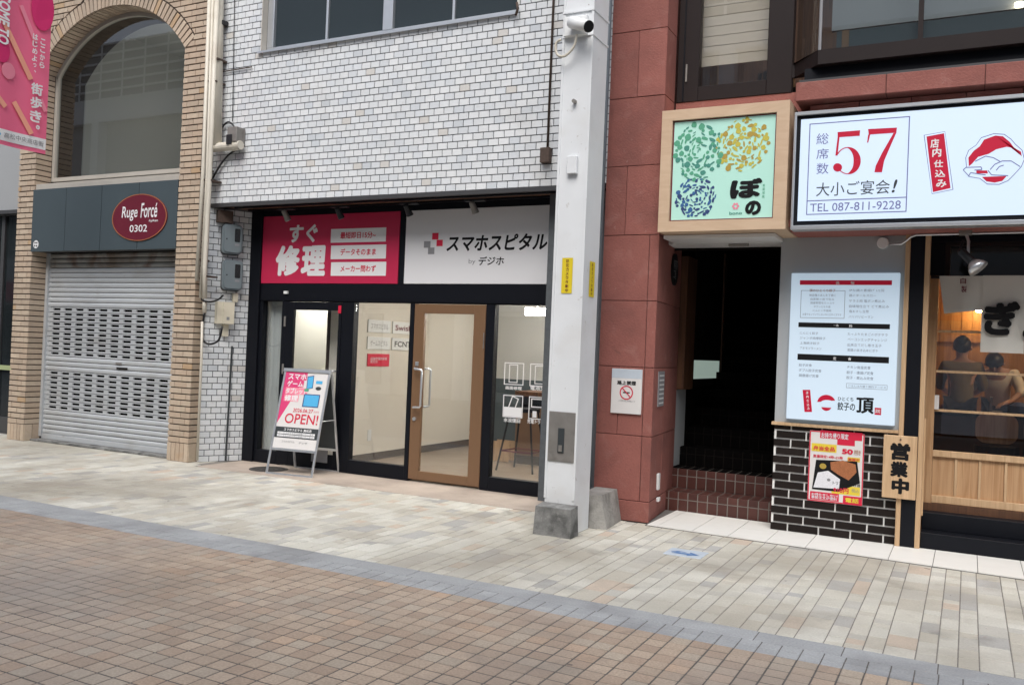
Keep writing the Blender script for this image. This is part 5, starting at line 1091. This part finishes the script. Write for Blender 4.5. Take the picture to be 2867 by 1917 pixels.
for (a, b, c, d) in ((-2.65, -2.438, 4.101, 8.3), (-1.783, -1.55, 4.101, 8.3), (-2.4375, -1.7835, 4.101, 4.243)): uw.box(a, b, 8.46, 8.56, c, d, .004)
uw = uw.mk('window', 'dkbrown', rb); box('inner_sash', -2.592, -2.58, 8.452, 8.4595, 4.11, 8.2, 'black', uw); box('hinge', -2.565, -2.55, 8.448, 8.4595, 4.30, 4.47, 'plate_steel', uw); box('glass_pane', -2.437, -1.784, 8.53, 8.536, 4.2435, 8.3, 'glass', uw)
box('inner_sill', -2.437, -1.784, 8.57, 8.66, 4.24, 4.262, 'wood_trim', rb)
bl = thing('roller_blind', 'beige slatted blind behind the narrow upper window', 'blind', (-2.1, 8.72, 4.52)); 
for k in range(28): box('slat', -2.56, -1.64, 8.70, 8.715+.006*(k % 2), 4.51+.10*k, 4.51+.10*k+.094, 'blind', bl)
g = G().box(-2.7, 3, 11.0, 11.1, 4.2, 8.2).box(-2.7, 3, 8.9, 11.0, 8.2, 8.3).box(-2.7, -2.6, 8.9, 11, 4.2, 8.2).box(-2.7, 3.0, 8.901, 11.0, 4.1, 4.2); g.mk('upper_room', 'wood_dk', rb)
for k in range(7): tag(box('upright_slat', -2.05+.055*k, -2.012+.055*k, 9.3, 9.34, 4.2005, 4.58+.02*(k % 3), 'plank' if k > 3 else 'skirting', None), ('dark' if k <= 3 else 'amber')+' upright slat behind the narrow upper window, %s from the left' % ('first', 'second', 'third', 'fourth', 'fifth', 'sixth', 'seventh')[k], 'slat', 'slats behind the narrow upper window')
tag(box('timber_post', -2.47, -2.40, 9.0, 9.07, 4.2005, 5.2, 'wood', None), 'warm wooden post behind the narrow upper window left edge', 'post')
# bay window
bay = thing('bay_window', 'dark framed bay window projecting over the red stone ledge', 'window', (.3, 8.3, 4.2))
BA, BB = Vector((-1.55, 8.5, 0)), Vector((-1.275, 8.15, 0)); fby = Fr(BA, BB-BA, (0, 0, 1)); bl_ = (BB-BA).length
g = G().box(BB.x, 3.0, 8.15, 8.46, 4.235, 4.363); g.prism([(BA.x, BA.y-.01), (BB.x-.001, BB.y), (BB.x-.001, 8.46), (BA.x, 8.46)], Vector((1, 0, 0)), Vector((0, 1, 0)), Z1, Vector((0, 0, 0)), 4.235, 4.363); g.mk('bottom_rail', 'dkbrown', bay)
box('underside', -1.4, 3.0, 8.24, 8.46, 4.116, 4.2345, 'black', bay)
box('mullion', -.475, -.435, 8.17, 8.21, 4.3635, 6.3, 'dkbrown', bay); g = G(); g.tube([BB+Vector((.008, .02, 4.3635)), BB+Vector((.008, .02, 6.3))], .014, 8); g.mk('corner_post', 'greyprint', bay)
mk('glass_pane', [(BB.x+.02, 8.18, 4.364), (3.0, 8.18, 4.364), (3.0, 8.18, 6.3), (BB.x+.02, 8.18, 6.3)], [(0, 1, 2, 3)], 'glass_dk', bay); mk('glass_pane', [fby.p(.02, 4.364, -.02), fby.p(bl_-.02, 4.364, -.02), fby.p(bl_-.02, 6.3, -.02), fby.p(.02, 6.3, -.02)], [(0, 1, 2, 3)], 'glass_dk', bay)
box('inner_panel', BB.x+.13, 3.0, 8.30, 8.32, 4.364, 4.56, 'slate', bay); box('inner_panel', -1.10, -1.04, 8.292, 8.2995, 4.364, 4.56, 'wood_door', bay)
for k in range(7): q = fby.p(.06+.05*k, 0, -.07); box('baluster', q.x-.008, q.x+.008, q.y-.008, q.y+.008, 4.364, 4.60, 'wood_dk', bay)
box('reflection_panel', BB.x+.05, 3.0, 8.55, 8.60, 4.66, 6.3, 'nb_wall', bay)  # pale panel standing in for the sky reflection in the upper bay glass
box('roof', BA.x, 3.0, 8.1, 8.469, 6.301, 6.4, 'dkbrown', bay)
q = onY(*ZJ(1552, 45), 8.5); tag(G().tube([(q.x, 8.50, q.z), (q.x, 8.50, q.z+.03)], .035, 14).mk('downlight', 'lamp_dl', None), 'small warm lit downlight behind the bay window at the right edge', 'downlight')
# ================================================================== RESTAURANT FRONT
YD = 9.0
dr = thing('sliding_door', 'pale timber sliding door of the dumpling restaurant', 'door', (.6, 9.0, .3))
box('post', -.372, -.266, YD-.04, YD+.05, .30, 2.44, 'wood', dr, .004); box('upper_jamb', -.372, -.222, YD-.035, YD+.05, 2.4405, 2.765, 'black', dr)
box('rail', -.265, 2.2, YD-.03, YD+.03, .79, .846, 'wood_trim', dr, .004); box('bottom_rail', -.265, 2.2, YD-.03, YD+.03, .37, .439, 'wood_trim', dr, .004); box('sill', -.45, 2.2, YD-.06, YD+.05, .302, .369, 'wood_dk', dr)
xs = [-.265, -.062, .130, .334, .54, .745, .95, 1.16, 1.37, 1.58, 1.79, 2.0, 2.2]
for a, b in zip(xs[:-1], xs[1:]): box('board', a+.001, b-.022, YD+.0, YD+.02, .4395, .7895, 'wood', dr); box('stile', b-.021, b, YD-.012, YD+.02, .4395, .7895, 'wood_trim', dr, .002)
for z in (1.211, 1.566, 1.932): box('muntin', -.265, 2.2, YD-.014, YD+.014, z-.011, z+.011, 'wood_trim', dr, .002)
box('glass_pane', -.264, 2.2, YD+.015, YD+.02, .8465, 2.44, 'glass', dr)
for (a, b, c, d) in ((-.2215, -.180, 2.441, 2.742), (-.1795, 2.2, 2.708, 2.742)): box('transom_frame', a, b, YD-.03, YD+.03, c, d, 'dkbrown', dr)
box('transom_glass', -.1795, 2.2, YD+.01, YD+.02, 2.441, 2.7075, 'nb_glass', dr); box('lintel', -.372, 2.2, YD-.05, YD+.06, 2.7425, 2.81, 'black', dr)
box('step', -.33, 2.2, 8.61, 9.0, .013, .15, 'black', dr, .004); box('step', -.33, 2.2, 8.80, 9.0, .1505, .301, 'black', dr, .004)
q = rY(V1, 118, 868, 160, 998, YD-.03); tag(box('door_label', q[0], q[1], YD-.0325, YD-.0305, q[2], q[3], 'poster_white', None), 'small white paper label on the restaurant door beside its post', 'label')
# noren curtain
nr = thing('noren_curtain', 'off-white noren curtain with black brush characters over the restaurant door', 'curtain', (.8, 8.86, 1.75))
G().tube([(-.33, 8.87, 2.415), (2.2, 8.87, 2.415)], .014, 10).mk('rod', 'dkbrown', nr)
def cloth(x0, x1, zt, zb0, zb1, y, sk=0.0):
    v = []; n = 12; m_ = 8
    for j in range(m_+1):
        for i in range(n+1):
            s_, t_ = i/n, j/m_; x = x0+(x1-x0)*s_+sk*t_*(1-s_); zb = zb0+(zb1-zb0)*s_; v.append((x, y+.012*math.sin(s_*7+t_*1.5)*t_-.02*t_, zt+(zb-zt)*t_))
    f = [(j*(n+1)+i, (j+1)*(n+1)+i, (j+1)*(n+1)+i+1, j*(n+1)+i+1) for j in range(m_) for i in range(n)]
    return mk('cloth_panel', v, f, 'cloth', nr, True)
cloth(-.262, .112, 2.425, 2.085, 2.125, 8.852, .05); cloth(.085, .418, 2.428, 1.752, 1.750, 8.842); cloth(.424, .80, 2.428, 1.75, 1.75, 8.842); cloth(.806, 1.18, 2.428, 1.75, 1.75, 8.842); cloth(1.19, 1.56, 2.428, 1.75, 1.75, 8.842)
fno = FY(8.80)
text('ぎ', fno, *rY(V1, 565, 8, 905, 325, 8.80), .0, 'ink', nr, .05); text('ょ', fno, .40, .62, 1.87, 2.08, .0, 'ink', nr, .06)
for ch, bx in zip('自製', ((895, 832, 995, 930), (912, 965, 1005, 1078))): text(ch, fno, *rY(V2, *bx, 8.80), .0, 'maroon', nr, .02)
# conduit, sensor and clamp lamp under the sign
t = thing('lamp_conduit', 'grey steel conduit with a round white junction under the long sign', 'conduit', (-.2, 8.4, 2.7))
pts = [onY(*ZL(860, 115), 8.56), onY(*ZL(950, 113), 8.54), onY(*ZL(985, 90), 8.52), onY(*ZL(1020, 60), 8.50), onY(*ZL(1060, 46), 8.48)]
e_ = onY(*V2(1972, 40), 8.44); G().tube(pts+[Vector((2.2, 8.44, e_.z))], .010, 8).mk('pipe', 'alu', t, True); q = onY(*ZL(815, 105), 8.58); G().tube([(q.x, 8.598, q.z), (q.x, 8.565, q.z)], [.052, .048], 24).mk('round_box', 'white', t)
t = thing('clamp_lamp', 'black adjustable lamp with a chrome bowl over the noren curtain', 'lamp', (0, 8.3, 2.4))
a = onY(*V2(985, 50), 8.38); box('clamp', a.x-.05, a.x+.05, 8.34, 8.42, a.z-.03, a.z+.03, 'plate_steel', t, .006); b = onY(*V2(1035, 215), 8.36); c = onY(*V2(1030, 410), 8.34); G().tube([a, b, c], .012, 8).mk('stem', 'alu', t)
d = onY(*V2(890, 360), 8.33); e_ = onY(*V2(1090, 560), 8.30); G().tube([d, d.lerp(e_, .12), e_], [.022, .034, .036], 14).mk('body', 'spot_black', t); G().tube([onY(*V2(950, 190), 8.36), d], .010, 8).mk('arm', 'spot_black', t)
h_ = (e_-d).normalized(); hd = onY(*V2(1175, 650), 8.29); dirv = (hd-d).normalized(); G().tube([e_, e_+dirv*.02, e_+dirv*.05, e_+dirv*.085], [.03, .05, .072, .084], 24).mk('bowl', 'alu', t, True)
# restaurant room
g = G().box(-1.48, 3, 13.3, 13.4, 0, 3.2).box(-1.49, -1.40, 9.06, 13.3, 0, 3.2).box(3.0, 3.1, 9.06, 13.4, 0, 3.2).box(-1.49, 3.1, 9.06, 13.4, 2.85, 2.95).box(-1.49, 3.1, 9.06, 13.4, .0, .29)
rm = g.mk('interior_wall', 'plank', rb)
for k in range(34): box('wall_plank', -1.38+.128*k, -1.38+.128*k+.12, 13.27, 13.2995, 1.95, 2.6, 'plank', rm)
t = thing('restaurant_lamp', 'small warm lit lamp glowing behind the noren curtain', 'lamp', (.09, 13.05, 2.25)); q = onY(*V1(530, 95), 13.05); g = G(); g.tube([(q.x, 13.05, q.z-.02), (q.x, 13.05, q.z), (q.x, 13.05, q.z+.03)], [.04, .05, .03], 14); g.mk('bulb', 'lamp_warm', t); G().tube([(q.x, 13.05, q.z+.03), (q.x, 13.05, 2.85)], .006, 6).mk('cord', 'ink', t)
t = thing('restaurant_lamp', 'unseen warm ceiling lamp added to brighten the dumpling restaurant', 'lamp', (1.4, 11.2, 2.7)); G().tube([(1.4, 11.2, 2.72), (1.4, 11.2, 2.80)], .12, 16).mk('bulb', 'lamp_soft', t); G().tube([(1.4, 11.2, 2.80), (1.4, 11.2, 2.85)], .02, 8).mk('cord', 'ink', t)  # out of view, added to light the room and the two workers
t = thing('kitchen_counter', 'dark kitchen counter in front of the two restaurant workers', 'counter', (.6, 11.2, .29)); box('front', -.7, 2.6, 10.95, 11.4, .29, 1.08, 'skirting', t); box('top', -.75, 2.6, 10.9, 11.45, 1.0805, 1.12, 'ink', t, .004)
for (x, lb) in ((.27, 'rounded tan stool seat back behind the door, left of two'), (.70, 'rounded tan stool seat back behind the door, right of two')):
    t = thing('stool', lb, 'stool', (x, 10.2, .29), 'stools inside the restaurant door'); g = G(); g.prism(rrect(x-.19, x+.19, .86, 1.16, .10), Vector((1, 0, 0)), Vector((0, 0, 1)), Vector((0, -1, 0)), Vector((0, 0, 0)), -10.24, -10.18); g.mk('back', 'wood', t)
    g = G(); g.prism(ell(x, 10.05, .2, .2, 24), Vector((1, 0, 0)), Vector((0, 1, 0)), Z1, Vector((0, 0, 0)), .74, .85); g.mk('seat', 'ink', t); G().tube([(x, 10.05, .29), (x, 10.05, .74)], .03, 10).mk('leg', 'ink', t); G().tube([(x, 10.05, .29), (x, 10.05, .31)], .18, 20).mk('base', 'ink', t)
tag(G().box(.22, .34, 11.0, 11.2, 1.1205, 1.15).box(.22, .245, 11.0, 11.2, 1.15, 1.3).mk('dispenser', 'plate_steel', None), 'small metal dispenser on the dark kitchen counter', 'dispenser')
g = G(); g.tube([(.5, 11.1, 1.1205), (.5, 11.1, 1.16), (.5, 11.1, 1.22), (.5, 11.1, 1.26)], [.09, .11, .10, .03], 18); tag(g.mk('pot', 'blue_print', None), 'dark round pot on the kitchen counter at the right', 'pot')
# ------------------------------------------------ people
def skinned(name, verts, edges, radii, m_, parent, sub=2):
    me = bpy.data.meshes.new(name); me.from_pydata(verts, edges, []); o = bpy.data.objects.new(name, me); COL.objects.link(o)
    md = o.modifiers.new('s', 'SKIN'); md.use_smooth_shade = True; sd = o.modifiers.new('d', 'SUBSURF'); sd.levels = sd.render_levels = sub
    lay = me.skin_vertices[0].data if me.skin_vertices else None
    if lay is None:
        bm = bmesh.new(); bm.from_mesh(me); bm.verts.layers.skin.verify(); bm.to_mesh(me); bm.free(); lay = me.skin_vertices[0].data
    for i, r_ in enumerate(radii):
        rr = r_ if isinstance(r_, tuple) else (r_, r_); lay[i].radius = rr; lay[i].use_root = (i == 0)
    bpy.context.view_layer.update(); ev = bpy.data.meshes.new_from_object(o.evaluated_get(bpy.context.evaluated_depsgraph_get()))
    v = [tuple(q.co) for q in ev.vertices]; f = [tuple(p.vertices) for p in ev.polygons]; bpy.data.objects.remove(o); bpy.data.meshes.remove(me); bpy.data.meshes.remove(ev)
    return mk(name, v, f, m_, parent, True)
def person(label, base, rz, J, shirt, lower):
    """J: joint -> local position (x right, y forward, z up)"""
    t = thing('person', label, 'person', base); ca_, sa_ = math.cos(rz), math.sin(rz)
    W = {k: Vector((base[0]+p[0]*ca_-p[1]*sa_, base[1]+p[0]*sa_+p[1]*ca_, base[2]+p[2])) for k, p in J.items()}
    vs, es, rs = [], [], []
    def chain(keys, rad_, start=None):
        prev = start
        for k, r_ in zip(keys, rad_):
            vs.append(W[k] if isinstance(k, str) else k); rs.append(r_)
            if prev is not None: es.append((prev, len(vs)-1))
            prev = len(vs)-1
        return prev
    chain(['pelvis'], [.125]); chest = chain(['waist', 'chest'], [.115, .135], 0); nk = chain(['neck', 'head0', 'head', 'crown'], [.055, .07, .088, .07], chest)
    for s_ in 'lr':
        hnd = chain([s_+'sh', s_+'el', s_+'wr', s_+'ha'], [.062, .042, .030, .034], chest)
        d_ = (W[s_+'ha']-W[s_+'wr']).normalized(); side = d_.cross(Vector((0, 0, 1))).normalized() if abs(d_.z) < .95 else Vector((1, 0, 0)); dn = side.cross(d_)
        for k_, (o_, ln) in enumerate(((-.03, .062), (-.01, .075), (.01, .078), (.03, .066))):
            p0 = W[s_+'ha']+side*o_+d_*.035; chain([p0, p0+d_*ln*.5-dn*.008, p0+d_*ln*.9-dn*.03], [.010, .009, .007], hnd)
        p0 = W[s_+'ha']+side*.035*(1 if s_ == 'l' else -1); chain([p0, p0+side*.02*(1 if s_ == 'l' else -1)+d_*.04], [.011, .009], hnd)
        chain([s_+'hip', s_+'kn', s_+'an', s_+'toe'], [.085, .058, .042, .035], 0)
    skinned('body', vs, es, rs, 'skin', t, 1)
    def garment(nm, lists, m_):
        vs2, es2, rs2, idx = [], [], [], {}
        for ks, rad_ in lists:
            prev = None
            for k, r_ in zip(ks, rad_):
                if k not in idx: idx[k] = len(vs2); vs2.append(W[k]); rs2.append(r_)
                if prev is not None: es2.append((prev, idx[k]))
                prev = idx[k]
        return skinned(nm, vs2, es2, rs2, m_, t, 2)
    for s_ in 'lr': W[s_+'mid'] = W[s_+'el'].lerp(W[s_+'wr'], .35)
    W['hem'] = W['pelvis'].lerp(W['waist'], -.15)
    garment('shirt', [(['waist', 'chest'], [.15, .165]), (['waist', 'hem'], [.15, .15])]+[(['chest', s_+'sh', s_+'el', s_+'mid'], [.165, .085, .062, .058]) for s_ in 'lr'], shirt)
    garment('trousers', [(['pelvis', s_+'hip', s_+'kn', s_+'an'], [.145, .105, .078, .06]) for s_ in 'lr'], lower)
    # hair cap with a bun
    up = (W['crown']-W['head0']).normalized(); back = W['back']; g = G(); c = W['head']+up*.035+back*.02; n = 14; m2 = 8; v = []
    ax = up.cross(back).normalized()
    for j in range(m2+1):
        for i in range(n):
            ph = 2*math.pi*i/n; th = math.pi*(.50+.30*max(0, math.cos(ph))+.10*abs(math.sin(ph)))*j/m2; r_ = .112*(1+.03*math.sin(3*ph)); k_ = 1.0+.25*max(0, math.cos(ph))*math.sin(th); v.append(c+up*(.115*math.cos(th))+(back*math.cos(ph)*k_+ax*math.sin(ph)*.9)*r_*math.sin(th))
    f = [(j*n+i, j*n+(i+1) % n, (j+1)*n+(i+1) % n, (j+1)*n+i) for j in range(m2) for i in range(n)]; mk('hair', v, f, 'hair', t, True)
    G().tube([c+back*.09+up*.05, c+back*.15+up*.06, c+back*.18+up*.05], [.05, .055, .02], 12).mk('hair_bun', 'hair', t, True)
    g = G(); q0 = W['head']-back*.085; g.tube([q0+up*.03, q0-back*.012-up*.005, q0-back*.02-up*.02], [.008, .012, .014], 8); g.mk('nose', 'skin', t, True)
    for s_ in (-1, 1): G().tube([q0+ax*.032*s_+up*.03-back*.001, q0+ax*.032*s_+up*.03-back*.006], [.012, .006], 8).mk('eye', 'ink', t, True)
    G().tube([q0+ax*.022-up*.055, q0-back*.006-up*.057, q0-ax*.022-up*.055], .006, 6).mk('mouth', 'maroon', t, True)
    for s_ in (-1, 1): G().tube([W['head']+ax*.085*s_+up*.02, W['head']+ax*.098*s_+up*.0, W['head']+ax*.09*s_-up*.03], [.012, .016, .010], 8).mk('ear', 'skin', t, True)
    return t
J1 = dict(pelvis=(0, 0, .90), waist=(0, .01, 1.05), chest=(0, .03, 1.28), neck=(0, .04, 1.42), head0=(0, .05, 1.48), head=(0, .06, 1.56), crown=(0, .06, 1.63),
          lsh=(-.18, .03, 1.33), lel=(-.24, .08, 1.10), lwr=(-.16, .28, 1.02), lha=(-.12, .36, 1.0), rsh=(.18, .03, 1.33), rel=(.24, .08, 1.10), rwr=(.16, .28, 1.02), rha=(.12, .36, 1.0),
          lhip=(-.09, 0, .86), lkn=(-.10, .03, .47), lan=(-.10, 0, .09), ltoe=(-.11, .13, .04), rhip=(.09, 0, .86), rkn=(.10, .03, .47), ran=(.10, 0, .09), rtoe=(.11, .13, .04))
J1['back'] = (0, 0, 0)
# the 'back' entry is a direction, so it is turned but not moved
def person_dir(label, base, rz, J, backdir, shirt, lower):
    J = dict(J); J['back'] = (backdir[0]-0, backdir[1], backdir[2]); ca_, sa_ = math.cos(rz), math.sin(rz)
    bv = Vector((backdir[0]*ca_-backdir[1]*sa_, backdir[0]*sa_+backdir[1]*ca_, backdir[2])).normalized()
    # convert so that world = base + rotated(local) gives the bare direction
    loc = Vector((bv.x-base[0], bv.y-base[1], bv.z-base[2])); J['back'] = (loc.x*ca_+loc.y*sa_, -loc.x*sa_+loc.y*ca_, loc.z)
    return person(label, base, rz, J, shirt, lower)
person_dir('person with black hair and a tan shirt standing with the back turned in the restaurant', (-.075, 11.95, .29), 0.0, {k: v for k, v in J1.items() if k != 'back'}, (0, -1, 0), 'tan_shirt', 'apron_cloth')
J2 = {k: v for k, v in J1.items() if k != 'back'}
J2.update(waist=(0, .05, 1.04), chest=(-.02, .22, 1.22), neck=(-.04, .34, 1.31), head0=(-.05, .40, 1.34), head=(-.06, .46, 1.38), crown=(-.06, .52, 1.43),
          lsh=(-.20, .24, 1.24), lel=(-.36, .34, 1.02), lwr=(-.52, .44, .88), lha=(-.60, .48, .84), rsh=(.16, .24, 1.26), rel=(.24, .36, 1.06), rwr=(.12, .52, .95), rha=(.05, .56, .92))
J2m = {('r' if k[0] == 'l' else 'l')+k[1:] if k[0] in 'lr' and k not in ('lock',) else k: (-v[0], v[1], v[2]) for k, v in J2.items()}
person_dir('person in a cream shirt bending forward with an arm reaching down in the restaurant', (.33, 12.45, .29), math.pi, J2m, (0, -.75, .66), 'cream_shirt', 'apron_cloth')
# ================================================================== ACROSS THE STREET (seen only in the window reflections)
op = thing('opposite_building', 'long grey building with a white beam across the street, mirrored in the arched window', 'building', (-14, -6.0, 0))
box('wall', -48, 26, -8.0, -6.0, 0, 9.6, 'opp', op); box('beam', -48, 26, -7.9, -5.7, 9.6, 10.5, 'opp_lt', op); box('screen_wall', -48, 26, -7.8, -5.95, 10.5, 12.7, 'opp_dk', op)
g = G()
for z in (10.85, 11.2, 11.55, 11.9, 12.25, 12.62): g.box(-48, 26, -5.945, -5.90, z, z+.07)
g.mk('lattice_rail', 'opp_lt', op); g = G()
for i in range(62): g.box(-48+i*1.2, -47.93+i*1.2, -5.898, -5.87, 10.5, 12.7)
g.mk('lattice_post', 'opp_lt', op)
g = G()
for i in range(9): g.box(-46+i*8, -45.6+i*8, -5.9, -5.5, 0, 9.6)
for i in range(9): box('pier', -46+i*8, -45.6+i*8, -5.99, -5.6, 0, 9.59, 'opp_lt', op)
for i in range(9):
    x = -45.55+i*8
    box('shop_fascia', x, x+7.5, -5.99, -5.75, 2.75, 3.55, ('opp_lt', 'signred', 'bono_wood', 'slate')[i % 4], op)
    box('shop_window', x+.3, x+4.6, -5.99, -5.93, .3, 2.6, 'nb_glass', op); box('shop_door', x+5.0, x+6.4, -5.99, -5.94, 0.0, 2.4, ('wood_door', 'alu', 'opp_lt')[i % 3], op)
    for k in range(3): box('upper_window', x+.5+2.4*k, x+2.3+2.4*k, -5.99, -5.95, 4.6, 6.4, 'nb_glass', op)
